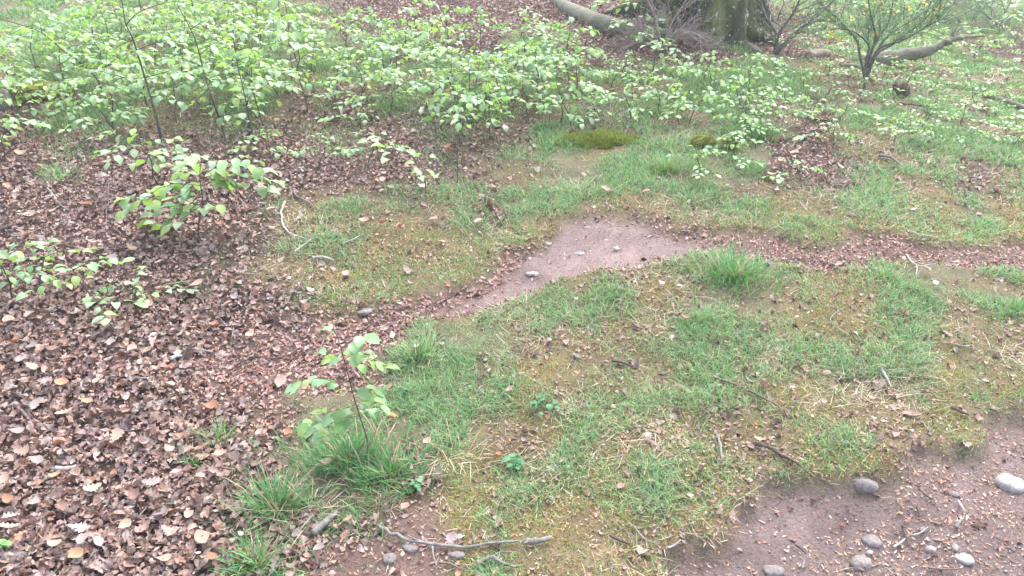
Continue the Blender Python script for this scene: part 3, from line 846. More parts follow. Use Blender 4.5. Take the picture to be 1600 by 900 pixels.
# the tall thin dark-stemmed saplings of the upper left
hero_sapling('tall thin leaning beech sapling arching far over to the left edge', (162, 150), [(152, 124), (126, 98), (100, 80), (66, 52), (30, 38), (-10, 28)],
             [[(66, 52), (60, 30), (46, 8), (36, -10)], [(100, 80), (112, 72), (140, 72), (170, 62)], [(126, 98), (112, 108), (104, 118)], [(126, 98), (140, 90), (160, 92)], [(140, 112), (160, 105), (185, 100)]], (.045, .06), .055, .006, .2)
hero_sapling('tall dark stemmed beech sapling with one long arching top branch', (252, 222), [(246, 190), (232, 140), (220, 100), (208, 62), (196, 35), (190, -6)],
             [[(196, 35), (215, 20), (245, 8), (275, 2)], [(226, 122), (200, 122), (170, 115), (150, 108)], [(226, 122), (250, 115), (275, 108), (300, 108)], [(214, 82), (235, 70), (262, 62)], [(236, 150), (258, 150), (278, 156)], [(208, 62), (190, 70), (176, 80)]], (.045, .06), .05, .0075, .25)
hero_sapling('tall slender beech sapling leaning left beside the dark stemmed one', (356, 228), [(346, 195), (332, 155), (320, 118), (310, 78), (300, 50), (276, 6)],
             [[(312, 84), (330, 70), (350, 62)], [(322, 124), (345, 125), (365, 118)], [(340, 192), (360, 178), (400, 170)], [(316, 100), (296, 96), (276, 100)], [(330, 150), (306, 158), (290, 165)], [(300, 50), (315, 35), (325, 30)]], (.045, .06), .045, .0065, .25)
hero_sapling('slender straight beech sapling, tall, with low side branch reaching over dry litter', (400, 245), [(396, 215), (388, 175), (378, 130), (370, 95), (364, 55)],
             [[(388, 170), (405, 160), (430, 155)], [(374, 110), (355, 95), (345, 82)], [(390, 180), (372, 190), (350, 195)], [(368, 85), (385, 75), (400, 72)], [(364, 60), (355, 50), (350, 42)]], (.045, .06), .045, .005, .2)

# ------------------------------------------------------------------ other plants and grass tufts
def tuft(label, px, py, n, rad, ln, cols=GREENS, wd=(.002, .0036), name='grass_tuft', lean=((.05, .8), (.2, 1.3)), mat=None):
    b = ground_at(px, py)
    a = rng.uniform(0, 6.283, n); r = rad * np.minimum(np.abs(rng.normal(0, .5, n)), .85) * (1 + .35 * np.sin(a * 3 + px) + .2 * np.sin(a * 5 + py))
    x, y = r * np.cos(a), r * np.sin(a) * .8
    z = height(x + b.x, y + b.y) - b.z - .004
    p = Pile()
    ln = (ln[0] * .4, ln[1] * .72)
    if cols is not STRAWS: cols = np.concatenate([cols, cols * 1.15, STRAWS[:2] * .9])
    yaw = a + rng.normal(0, .9, n)
    blades(p, x, y, z, rng.uniform(*ln, n), rng.uniform(*wd, n), rng.uniform(*lean[0], n), rng.uniform(*lean[1], n), yaw, cols[rng.integers(0, len(cols), n)] * rng.uniform(.75, 1.2, (n, 1)))
    return tag(obj(name, p.mesh(name, mat or M_grass), loc=b), label, 'grass tuft', 'separate grass tufts')
BRIGHT = np.array([(.080, .25, .075), (.066, .215, .080), (.11, .29, .085)])
tuft('tall bright green grass tuft amid dry leaves below the lone mint sapling', 432, 800, 330, .085, (.09, .19), BRIGHT)
tuft('dense bright green grass tuft beside the path just right of the bare soil patch', 1148, 435, 900, .22, (.07, .15), BRIGHT)
tuft('long dark green grass around the foot of the lone mint sapling', 545, 722, 900, .20, (.07, .13), BRIGHT)
tuft('lush grass tuft growing below the lone sapling beside dry leaves', 610, 745, 420, .16, (.07, .15), BRIGHT)
tuft('small grass tuft at the bottom edge in dry leaves', 405, 890, 200, .08, (.07, .14), BRIGHT)
tuft('tall soft grass tuft behind the green bank near the leaf filled hollow', 1192, 215, 460, .18, (.08, .17), BRIGHT)
tuft('lush long grass spilling over the bank behind the bare soil patch', 1040, 265, 900, .27, (.06, .14), GREENS)
tuft('bright grass ridge where the leafy path meets the near bank', 650, 560, 420, .16, (.06, .13), GREENS)
tuft('sparse green grass tuft alone in dry leaves at the left', 95, 285, 160, .10, (.06, .12), BRIGHT)
tuft('thin green blades poking out of dry leaves near the left tall sapling', 85, 275, 90, .06, (.06, .12), GREENS)
tuft('little green grass sprig in dry leaves left of the tall bright tuft', 300, 725, 60, .025, (.05, .10), BRIGHT)
tuft('grass tuft at the lower left of the lone sapling between leaves', 340, 690, 110, .05, (.05, .11), GREENS)
tuft('mossy grass tuft beneath the fallen branch by the trunk', 1150, 82, 380, .18, (.06, .13), BRIGHT)
tuft('broad green grass cushion in the short turf right of the path bend', 1095, 500, 480, .14, (.04, .09), GREENS)
tuft('green grass clump at the right edge under the footpath', 1590, 485, 300, .14, (.05, .10), BRIGHT)
tuft('green grass clump in front of the footpath right of centre', 1385, 435, 460, .17, (.04, .09), GREENS)
tuft('tangle of pale dead straw below the lone sapling near the long branch', 700, 715, 110, .12, (.10, .17), STRAWS, (.0016, .003), 'straw_tuft', ((.8, 1.5), (0, .5)), M_straw)
tuft('patch of bleached dead grass behind the bare soil patch', 900, 300, 260, .22, (.06, .14), STRAWS, (.002, .0034), 'straw_tuft', ((.8, 1.5), (0, .5)), M_straw)
tuft('pale straw strands around the grey wood chunk near the bottom edge', 480, 800, 100, .10, (.08, .18), STRAWS, (.0014, .0026), 'straw_tuft', ((.9, 1.5), (0, .5)), M_straw)

def herb(label, px, py, n, rad, size, col=((.06, .19, .07), (.08, .23, .10), (.05, .16, .06))):
    b = ground_at(px, py)
    t = thing('herb', label, 'wild plant', b, 0, 'small leafy herbs')
    tb = Tubes(); an = []
    for k in range(n):
        a = random.uniform(0, 6.28); r = rad * math.sqrt(random.random()); h = random.uniform(.015, .04)
        e = Vector((r * math.cos(a), r * math.sin(a), h)); tb.add([Vector((0, 0, -.005)), e * .5 + Vector((0, 0, h * .3)), e], .0009, 4, (.10, .20, .06))
        an.append((e, Vector((math.cos(a), math.sin(a), 0))))
    obj('stem', tb.mesh('stem', M_herb), t)
    pos = np.array([a[0][:] for a in an]); d = np.array([a[1][:] for a in an]); m = len(an)
    nr = np.stack([d[:, 0] * .3, d[:, 1] * .3, np.ones(m)], 1) + rng.normal(0, .2, (m, 3)); nr /= np.linalg.norm(nr, axis=1)[:, None]
    P, q, tt, V = place_leaves(BEECH, pos, nr, np.arctan2(d[:, 1], d[:, 0]), rng.uniform(*size, m), rng.uniform(1.3, 1.7, m), rng.normal(-.2, .1, m), rng.normal(.2, .1, m), rng.normal(0, .1, m))
    cc = np.array(col)[rng.integers(0, len(col), m)] * rng.uniform(.85, 1.2, (m, 1))
    obj('foliage', make_mesh('foliage', P, [q, tt], M_herb, np.repeat(cc, V, 0)), t)
herb('round dark green rosette of leaves in straw beyond the long branch', 806, 737, 14, .030, (.018, .028))
herb('dark green clover like leaves in grass below the lone sapling', 650, 773, 9, .022, (.014, .022))
herb('bluish green leafy herb in the short turf in front of the bank', 856, 645, 16, .05, (.016, .026))
herb('broad rounded green leaves at the left foot of the lone sapling', 484, 684, 6, .02, (.022, .032))
herb('tiny round leaf herb right of the lone sapling', 630, 618, 5, .018, (.018, .026))
herb('leafy green herb sprig lying on grey stick at the bottom left corner', 8, 866, 7, .025, (.022, .034), ((.16, .34, .10), (.20, .38, .12)))

# ------------------------------------------------------------------ mossy lumps, stones
def lump(name, label, cat, px, py, sx, sy, sz, mat, seed, rz=0, sink=.35, group=None, moss=None, k=28, rough=.22):
    b = ground_at(px, py)
    th = np.linspace(0, 2 * math.pi, k, endpoint=False); ph = np.linspace(-math.pi / 2, math.pi / 2, k // 2)
    T, P = np.meshgrid(th, ph)
    X, Y, Z = np.cos(P) * np.cos(T), np.cos(P) * np.sin(T), np.sin(P)
    n = fbm(X * 1.4 + 7 + Z * .8, Y * 1.4 + 3 - Z * .6, seed, 3) - .5 + .5 * (fbm(X * 4 + 9, Y * 4 + Z * 3, seed + 3, 2) - .5)
    r = 1 + n * rough * 2
    c = lambda v, e: np.sign(v) * np.abs(v) ** e
    V = np.stack([c(X, .85) * r * sx, c(Y, .85) * r * sy, c(Z, .8) * r * sz], 2).reshape(-1, 3)
    q = []
    m = k // 2
    for i in range(m - 1):
        a = i * k + np.arange(k); bb = i * k + (np.arange(k) + 1) % k
        q.append(np.stack([a, bb, bb + k, a + k], 1))
    me = make_mesh(name, V, [np.concatenate(q)], mat, np.full((len(V), 3), .1))
    if name == 'stone': sz *= .85; sink += .14; k = 28; rough = .34; sx *= .9; sy *= .9
    loc = b + Vector((0, 0, sz * (1 - 2 * sink)))
    o = obj(name, me, loc=loc); o.rotation_euler = (random.gauss(0, .08), random.gauss(0, .08), rz)
    tag(o, label, cat, group)
    if moss:
        n_ = moss; u = rng.uniform(0, 6.283, n_); v = np.arcsin(rng.uniform(-.1, 1, n_))
        x, y, z = sx * 1.0 * np.cos(v) * np.cos(u), sy * 1.0 * np.cos(v) * np.sin(u), sz * 1.02 * np.sin(v)
        p = Pile(); blades(p, x, y, z - .004, rng.uniform(.008, .02, n_), rng.uniform(.003, .006, n_), rng.uniform(.2, 1.1, n_), rng.uniform(0, .8, n_), u + rng.normal(0, .5, n_), np.array([(.19, .21, .035), (.25, .24, .05), (.13, .17, .03)])[rng.integers(0, 3, n_)] * rng.uniform(.8, 1.2, (n_, 1)))
        obj('moss_cover', p.mesh('moss_cover', M_moss), o)
    return o
M_mossbase = bark_mat('moss_cushion', [(.10, .105, .02), (.16, .17, .03), (.22, .20, .045)], 25, (1, 1, 1))
lump('moss_mound', 'yellow green moss mound in saplings at the left edge', 'moss mound', 38, 148, .20, .16, .04, M_mossbase, 3, moss=6000, rough=.4)
def moss_patch(label, px, py, rx, ry, dome, n):
    b = ground_at(px, py)
    a = rng.uniform(0, 6.283, n); q = np.sqrt(rng.random(n))
    r = q * (1 + .25 * np.sin(a * 2 + 1) + .15 * np.sin(a * 5 + 2))
    x, y = r * np.cos(a) * rx, r * np.sin(a) * ry
    z = height(x + b.x, y + b.y) - b.z + dome * (1 - q ** 2) * (.6 + .8 * fbm((x + 5) * 14, (y + 5) * 14, 8, 2)) - .004
    p = Pile()
    blades(p, x, y, z, rng.uniform(.014, .034, n), rng.uniform(.003, .006, n), rng.uniform(.1, 1.2, n), rng.uniform(0, .8, n), a + rng.normal(0, 1.2, n), np.array([(.20, .25, .04), (.27, .28, .06), (.15, .21, .035)])[rng.integers(0, 3, n)] * rng.uniform(.75, 1.2, (n, 1)))
    return tag(obj('moss_cushion', p.mesh('moss_cushion', M_moss), loc=b), label, 'moss')
moss_patch('bright green moss cushion at the top of the grassy bank', 932, 222, .19, .12, .016, 4500)
lump('mossy_stump', 'small moss covered stump beside the leaf filled hollow', 'stump', 1098, 232, .06, .05, .045, M_mossbase, 5, moss=1600)
lump('mossy_stump', 'small rounded mossy stump right of its mossy twin at the hollow', 'stump', 1136, 234, .05, .05, .04, M_mossbase, 6, moss=1300)
lump('rotten_stump', 'dark brown rotten stump hidden by saplings below the broom bush', 'stump', 1404, 150, .055, .045, .055, M_rot, 7, k=40, rough=.8)
ST = 'stones bedded in the ground'
lump('stone', 'smooth oval grey stone at the grassy edge of the dirt track', 'stone', 1345, 768, .040, .022, .022, M_stone, 8, R(-15), .3, ST)
lump('stone', 'large pale flat stone at the right edge of the dirt track', 'stone', 1580, 760, .042, .030, .020, M_pale, 9, R(-35), .3, ST)
lump('stone', 'dark grey round stone sunk in the middle of the dirt track', 'stone', 1362, 848, .024, .020, .014, M_stone, 10, 0, .35, ST)
lump('stone', 'dark rounded stone half buried near the bottom of the dirt track', 'stone', 1343, 882, .026, .022, .015, M_stone, 11, 0, .35, ST)
lump('stone', 'grey stone cut by the bottom edge at the start of the dirt track', 'stone', 1208, 897, .026, .018, .014, M_stone, 12, 0, .3, ST)
lump('stone', 'flat grey stone among chips in the dirt track', 'stone', 1505, 876, .024, .018, .010, M_pale, 13, R(-30), .3, ST)
lump('stone', 'small pale pebble beside the round dark stone of the track', 'stone', 1453, 862, .012, .010, .009, M_pale, 14, 0, .25, ST)
lump('stone', 'small squarish whitish chip stone in the dirt track', 'stone', 1492, 858, .011, .008, .008, M_pale, 15, 1, .25, ST)
lump('stone', 'tiny whitish pebble low in the dirt track by two dark stones', 'stone', 1358, 867, .009, .007, .006, M_pale, 16, .4, .25, ST)
lump('stone', 'flat grey triangular stone bedded in the leafy footpath', 'stone', 572, 490, .030, .022, .010, M_stone, 17, R(60), .2, ST)
lump('stone', 'grey oval stone under the long branch near the bottom edge', 'stone', 641, 861, .022, .012, .010, M_stone, 18, R(-15), .25, ST)
lump('stone', 'flat grey stone right under the long branch in bud scales', 'stone', 714, 869, .020, .010, .008, M_stone, 19, 0, .25, ST)
lump('stone', 'round grey stone below the long branch among leaf scraps', 'stone', 609, 875, .016, .014, .010, M_stone, 20, 0, .25, ST)
lump('stone', 'low brownish stone set in the bare soil patch', 'stone', 905, 397, 0.0225, 0.0135, .008, M_soilstone, 21, 0, .40, ST)
lump('stone', 'pale stone at the upper left rim of the bare soil patch', 'stone', 855, 385, 0.0180, 0.0120, .008, M_soilstone, 22, 0, .40, ST)
lump('stone', 'pale pinkish flat stone at the lower left of the bare soil patch', 'stone', 832, 431, 0.0255, 0.0150, .007, M_soilstone, 23, 0, .40, ST)
lump('stone', 'small light stone near the upper rim of the soil patch', 'stone', 916, 359, 0.0135, 0.0075, .006, M_soilstone, 24, 0, .40, ST)
lump('stone', 'bluish grey stone at the left edge behind the moss mound', 'stone', 2, 165, .09, .08, .08, M_stone, 25, 0, .3, ST)
lump('stone', 'dark blue grey stone at the bottom left corner in dry leaves', 'stone', 14, 878, .050, .022, .020, M_stone, 26, R(5), .25, ST)
lump('stone', 'small grey pebble at the lower right of the dirt track', 'stone', 1440, 832, .010, .008, .007, M_stone, 27, 0, .25, ST)
lump('stone', 'brownish pebble at the top right of the dirt track', 'stone', 1490, 776, .014, .010, .008, M_stone, 28, 0, .3, ST)

# ------------------------------------------------------------------ sticks that lie on the ground (each from where the photograph shows it)
STK = 'fallen sticks on the ground'
GREY = (.19, .175, .16); WHITE = (.36, .33, .30); DARK = (.085, .062, .052); BROWN = (.16, .118, .098); MOSSY = (.18, .20, .15)
def stick(label, pxs, r, col, forks=(), lift=.9, name='stick', wob=.010):
    P = [ground_at(*p) for p in pxs]
    o = P[0].copy(); r *= .8
    P = [p - o + Vector((0, 0, r * lift + .006 + random.uniform(0, .006))) for p in P]
    tb = Tubes(); tb.add(spline(P, max(6, 4 * len(P)), wob * .4), [r, r * .95, r * .55], 6, col, .3)
    for f in forks:
        q = [ground_at(*p) - o + Vector((0, 0, r + .008 + .006 * i)) for i, p in enumerate(f)]
        tb.add(spline(q, max(5, 3 * len(q)), .004), [r * .6, r * .35], 5, col, .25)
    return tag(obj(name, tb.mesh(name, M_twig), loc=o), label, 'stick', STK)
stick('long grey lichened branch with side twigs lying along the bottom edge', [(592, 832), (625, 848), (665, 858), (720, 860), (775, 857), (812, 853)], .0055, GREY, [[(676, 860), (678, 880), (683, 899)], [(668, 858), (650, 852), (636, 848)], [(742, 858), (740, 850), (738, 846)]])
stick('forked grey stick curving below the right end of the long branch', [(745, 888), (768, 882), (785, 886), (805, 895)], .006, GREY, [[(765, 884), (778, 876), (800, 877)]])
stick('short thin twig along the bottom edge under the long branch', [(686, 885), (705, 890), (722, 896)], .004, BROWN)
stick('curved white twig shaped like a hook left of the grass', [(446, 322), (441, 335), (442, 352), (450, 368), (462, 374), (480, 377)], .0055, WHITE)
stick('straight whitish stick lying on mossy grass below the white hooked twig', [(488, 409), (505, 410), (522, 412)], .0075, WHITE, wob=.002)
stick('thin whitish stick slanting between hooked twig and straight stick', [(460, 400), (475, 390), (488, 381)], .005, WHITE)
stick('thin pale stick at the grass edge right of the hooked twig', [(535, 389), (550, 380), (562, 373)], .004, WHITE)
stick('brown stick slanting down from the broad sapling to the hooked twig', [(452, 300), (466, 312), (480, 320), (492, 330)], .006, BROWN)
stick('bent grey brown stick with two ends right of the broad sapling', [(330, 296), (350, 300), (368, 312), (380, 325), (383, 348)], .008, BROWN, [[(368, 315), (372, 330), (370, 340)]])
stick('long flat dark stick in litter below the broad sapling', [(95, 383), (110, 392), (140, 395), (190, 394), (240, 388)], .006, DARK)
stick('pale thin stick in litter left of the broad sapling', [(74, 298), (84, 310), (94, 324), (112, 336)], .007, GREY)
stick('upright pale thin twig in litter left of the broad sapling leaves', [(170, 282), (171, 310), (168, 340), (168, 366)], .004, GREY)
stick('grey brown stick pile piece at the left edge over litter', [(-6, 372), (18, 362), (38, 356)], .011, DARK, [[(10, 368), (25, 372), (40, 372)]])
stick('pair of long thin twigs meeting in the leafy path', [(315, 529), (300, 540), (280, 548), (262, 553)], .005, BROWN, [[(262, 553), (245, 546), (232, 536)]])
stick('fork of thin grey twigs on the leafy path', [(288, 550), (310, 556), (335, 560)], .006, GREY, [[(310, 557), (322, 566)]])
stick('short blue grey stick lying on dry leaves left of the leafy path', [(196, 606), (212, 603), (232, 599)], .007, GREY, [[(222, 602), (222, 608)]])
stick('long thin brown twig in the leafy path left of the lone sapling', [(366, 578), (385, 568), (400, 556), (412, 540)], .0045, BROWN, [[(400, 557), (408, 566)]])
stick('dark curved twig at the leafy path edge', [(372, 560), (400, 566), (430, 565), (470, 556), (495, 552)], .0035, DARK)
stick('thin straight twig behind the leafy path curve', [(500, 555), (505, 540), (512, 525)], .004, BROWN)
stick('long dark twig across the leafy path toward the soil patch', [(565, 523), (580, 512), (605, 500)], .0035, DARK)
stick('dark twig at the top of the leafy path beside dirt', [(688, 480), (715, 462), (735, 452)], .0035, DARK)
stick('forked grey twig standing in dry leaves bottom left', [(184, 800), (188, 780), (194, 750), (196, 727)], .0045, GREY, [[(194, 728), (182, 722), (166, 714)], [(196, 728), (198, 720)]])
stick('thin pale twig leaning across dry leaves bottom left', [(204, 858), (212, 832), (222, 810), (236, 798)], .0035, GREY, [[(218, 815), (202, 812), (194, 809)]])
stick('short dark stick on dry leaves near the bottom left', [(222, 868), (235, 875), (252, 882)], .0055, DARK)
stick('knobbly thick pale stick lying on dry leaves left', [(140, 708), (160, 701), (190, 694)], .0085, BROWN)
stick('short thick pale piece of branch left in dry leaves', [(90, 744), (105, 742), (122, 738)], .010, WHITE, wob=.002)
stick('thin dark twig flat on dry leaves bottom left', [(42, 833), (60, 815), (85, 795)], .004, DARK)
stick('grey stick poking from dry leaves above the thin leaning twig', [(178, 822), (190, 810), (200, 800)], .006, GREY)
stick('pale brown stick slanting in dry leaves at the left edge', [(26, 640), (38, 652), (52, 668)], .008, BROWN)
stick('thin dark stick flat on dry leaves below the pale slanting one', [(75, 672), (95, 667), (112, 660)], .005, DARK)
stick('short thick white stick on pink leaf scraps of the path', [(268, 567), (276, 565), (286, 563)], .009, (.45, .43, .41), wob=.001)
stick('broken grey wood chunk lying slantwise in straw near the bottom', [(490, 842), (510, 826), (528, 812)], .012, GREY, wob=.002, name='wood_chunk')
stick('grey weathered wood piece near the bottom edge right of the long branch', [(820, 855), (840, 853), (862, 850)], .010, GREY, [[(826, 856), (818, 862)]], wob=.004, name='wood_chunk')
stick('small dark stick in bud scales near the dirt track', [(952, 846), (968, 850), (984, 857)], .005, DARK)
stick('thin curved green grey stem lying in moss by the dirt track', [(990, 832), (1005, 848), (1018, 855), (1030, 855)], .003, MOSSY)
stick('upright pale grey stick on turf right of the lone moss patch', [(1121, 686), (1124, 705), (1128, 726)], .0048, GREY)
stick('dark mossy stick lying on turf above the dirt track', [(1176, 700), (1200, 708), (1222, 720), (1245, 732)], .007, DARK, [[(1222, 720), (1240, 735), (1266, 762)]])
stick('thin brown twig slanting in moss right of centre', [(1388, 490), (1395, 508), (1404, 520)], .003, DARK)
stick('thin bent pale twig loop on turf right of centre', [(1305, 480), (1308, 492), (1296, 508), (1320, 526)], .0028, GREY)
stick('small black twig on turf below the thin bent loop', [(1328, 522), (1336, 536), (1348, 544)], .0035, DARK)
stick('short white broken stick standing on turf right of centre', [(1374, 585), (1384, 600), (1391, 612)], .006, WHITE, wob=.003)
stick('dark grey twig on turf left of the white broken stick', [(1308, 602), (1324, 598), (1342, 594)], .004, DARK)
stick('grey stick on turf near the right edge', [(1490, 544), (1505, 547), (1517, 548)], .005, GREY, [[(1517, 548), (1519, 556)]])
stick('dark stick lying at the turf edge above the dirt track', [(1484, 645), (1500, 650), (1512, 658)], .006, DARK)
stick('long thin dark twig on turf in mid picture', [(1110, 596), (1150, 610), (1200, 632), (1225, 650)], .0045, BROWN, [[(1150, 612), (1168, 610)]])
stick('dark twig half hidden in turf above the lone moss patch', [(955, 570), (972, 575), (988, 582)], .0055, DARK, [[(972, 576), (985, 572)]])
stick('orange brown twig in turf below the bright tuft', [(988, 510), (996, 517), (1004, 522)], .006, BROWN)
stick('pale forked twig lying at the lower edge of the footpath', [(1415, 402), (1424, 414), (1431, 424), (1430, 434)], .0042, WHITE, [[(1431, 423), (1460, 420)]])
stick('thin white twig across the footpath right of the soil patch', [(1418, 366), (1432, 371), (1445, 376), (1465, 376)], .0035, WHITE)
stick('red brown twig along the upper rim of the soil patch', [(1060, 367), (1078, 369), (1094, 370)], .004, BROWN)
stick('grey broken stick on the footpath right of the bright tuft', [(1298, 420), (1310, 418), (1320, 415)], .008, GREY)
stick('long straight dark twig lying before the low saplings right', [(1250, 182), (1275, 190), (1300, 194)], .008, DARK)
stick('long thin dark twig on turf between low saplings', [(1405, 166), (1440, 170), (1465, 172)], .007, DARK)
stick('dark slanting twig at the leaf filled hollow', [(1292, 262), (1302, 258), (1310, 253)], .007, DARK)
stick('whitish grey flat stick right of the leaf filled hollow', [(1372, 248), (1390, 252), (1404, 262)], .010, GREY)
stick('short dark wooden stick on the dirt track near two stones', [(1408, 830), (1414, 845), (1419, 860)], .004, DARK, [[(1410, 834), (1404, 829)]])
stick('thin straight pale stick on the dirt track', [(1424, 842), (1436, 838), (1448, 830)], .003, WHITE)
stick('flat short chip of bark on the dirt track', [(1491, 832), (1497, 825), (1501, 820)], .006, GREY)
stick('slim pale sliver of wood high on the dirt track', [(1494, 790), (1500, 797), (1506, 804)], .004, WHITE)
stick('pale splinter on the dirt track near the small pebble', [(1394, 862), (1404, 858), (1411, 852)], .004, WHITE)
stick('long pale stick along the bottom edge of the dirt track', [(1448, 895), (1470, 897), (1494, 897)], .004, BROWN)
stick('dark twig at the lower left of the dirt track', [(1242, 857), (1250, 863), (1259, 870)], .004, DARK)
stick('thin pale upright twig at the bottom of the dirt track', [(1252, 898), (1254, 888), (1256, 878)], .0032, GREY)
stick('small dark twig on the dirt track beside bud scales', [(1430, 800), (1433, 808), (1434, 816)], .004, DARK)
stick('thin dark twig at the upper right of the dirt track', [(1432, 772), (1445, 780), (1458, 787)], .0035, DARK)
stick('pale bent twig at the turf edge near the bottom', [(1042, 868), (1052, 862), (1062, 858)], .0035, WHITE)
stick('brown stick slanting across dry leaves behind the leafy path', [(265, 468), (285, 460), (310, 448)], .010, BROWN)
stick('dark thick twig pointing out of litter left of the path grass', [(345, 505), (352, 515), (362, 524)], .005, DARK)
stick('pale curled twig beside the leafy path, upright', [(362, 545), (365, 520), (363, 500), (356, 498)], .004, GREY)

# ------------------------------------------------------------------ single fallen leaves that stand out
def leaf_mesh(tpl, name, colr, curl, fold, twist, wid=1.0):
    T = tpl
    P, q, t, V = place_leaves(T, np.zeros((1, 3)), np.array([[0, 0, 1.]]), np.zeros(1), np.ones(1), np.array([wid]), np.array([curl]), np.array([fold]), np.array([twist]))
    c = np.repeat(np.array([colr]), V, 0) * rng.uniform(.88, 1.12, (V, 1))
    # stalk
    tb = Tubes(); tb.add([(-.5, 0, curl * .35), (-.62, .01, curl * .35 + .04), (-.72, .03, curl * .35 + .05)], [.012, .009], 4)
    Vv = np.concatenate([P, np.array(tb.V)]); n0 = len(P)
    return make_mesh(name, Vv, [np.concatenate([q, np.array(tb.Q) + n0]), np.concatenate([t, np.array(tb.T) + n0])], M_litter, np.concatenate([c, np.repeat(np.array([colr]) * .7, len(tb.V), 0)]))
PINK = (.40, .265, .215); TAN = (.36, .25, .185); RUST = (.32, .155, .095); PALE = (.38, .32, .285); GREYL = (.25, .21, .19); UMBER = (.19, .11, .085); AMBER = (.38, .22, .13)
KINDS = {'flat pinkish': (BEECH, PINK, .45, .35, .3, 1.05), 'tan': (BEECH, TAN, .5, .3, .4, 1.1), 'rusty curled': (BEECH, RUST, .9, .6, .6, 1.0), 'pale grey': (BEECH, GREYL, .5, .4, .5, 1.1), 'whitish': (BEECH, PALE, .3, .2, .3, 1.0),
         'dark brown': (BEECH, UMBER, .5, .4, -.5, 1.1), 'amber': (BEECH, AMBER, .6, .5, .3, 1.1), 'lobed oak brown': (OAK, TAN, .3, .2, .2, 1.1), 'lobed oak grey': (OAK, GREYL, .25, .2, -.3, 1.15), 'lobed oak whitish': (OAK, PALE, .2, .3, .3, 1.0), 'lobed oak rusty': (OAK, RUST, .5, .5, .5, 1.0)}
LMESH = {k: leaf_mesh(v[0], 'fallen_leaf', *v[1:]) for k, v in KINDS.items()}
LEAVES = []
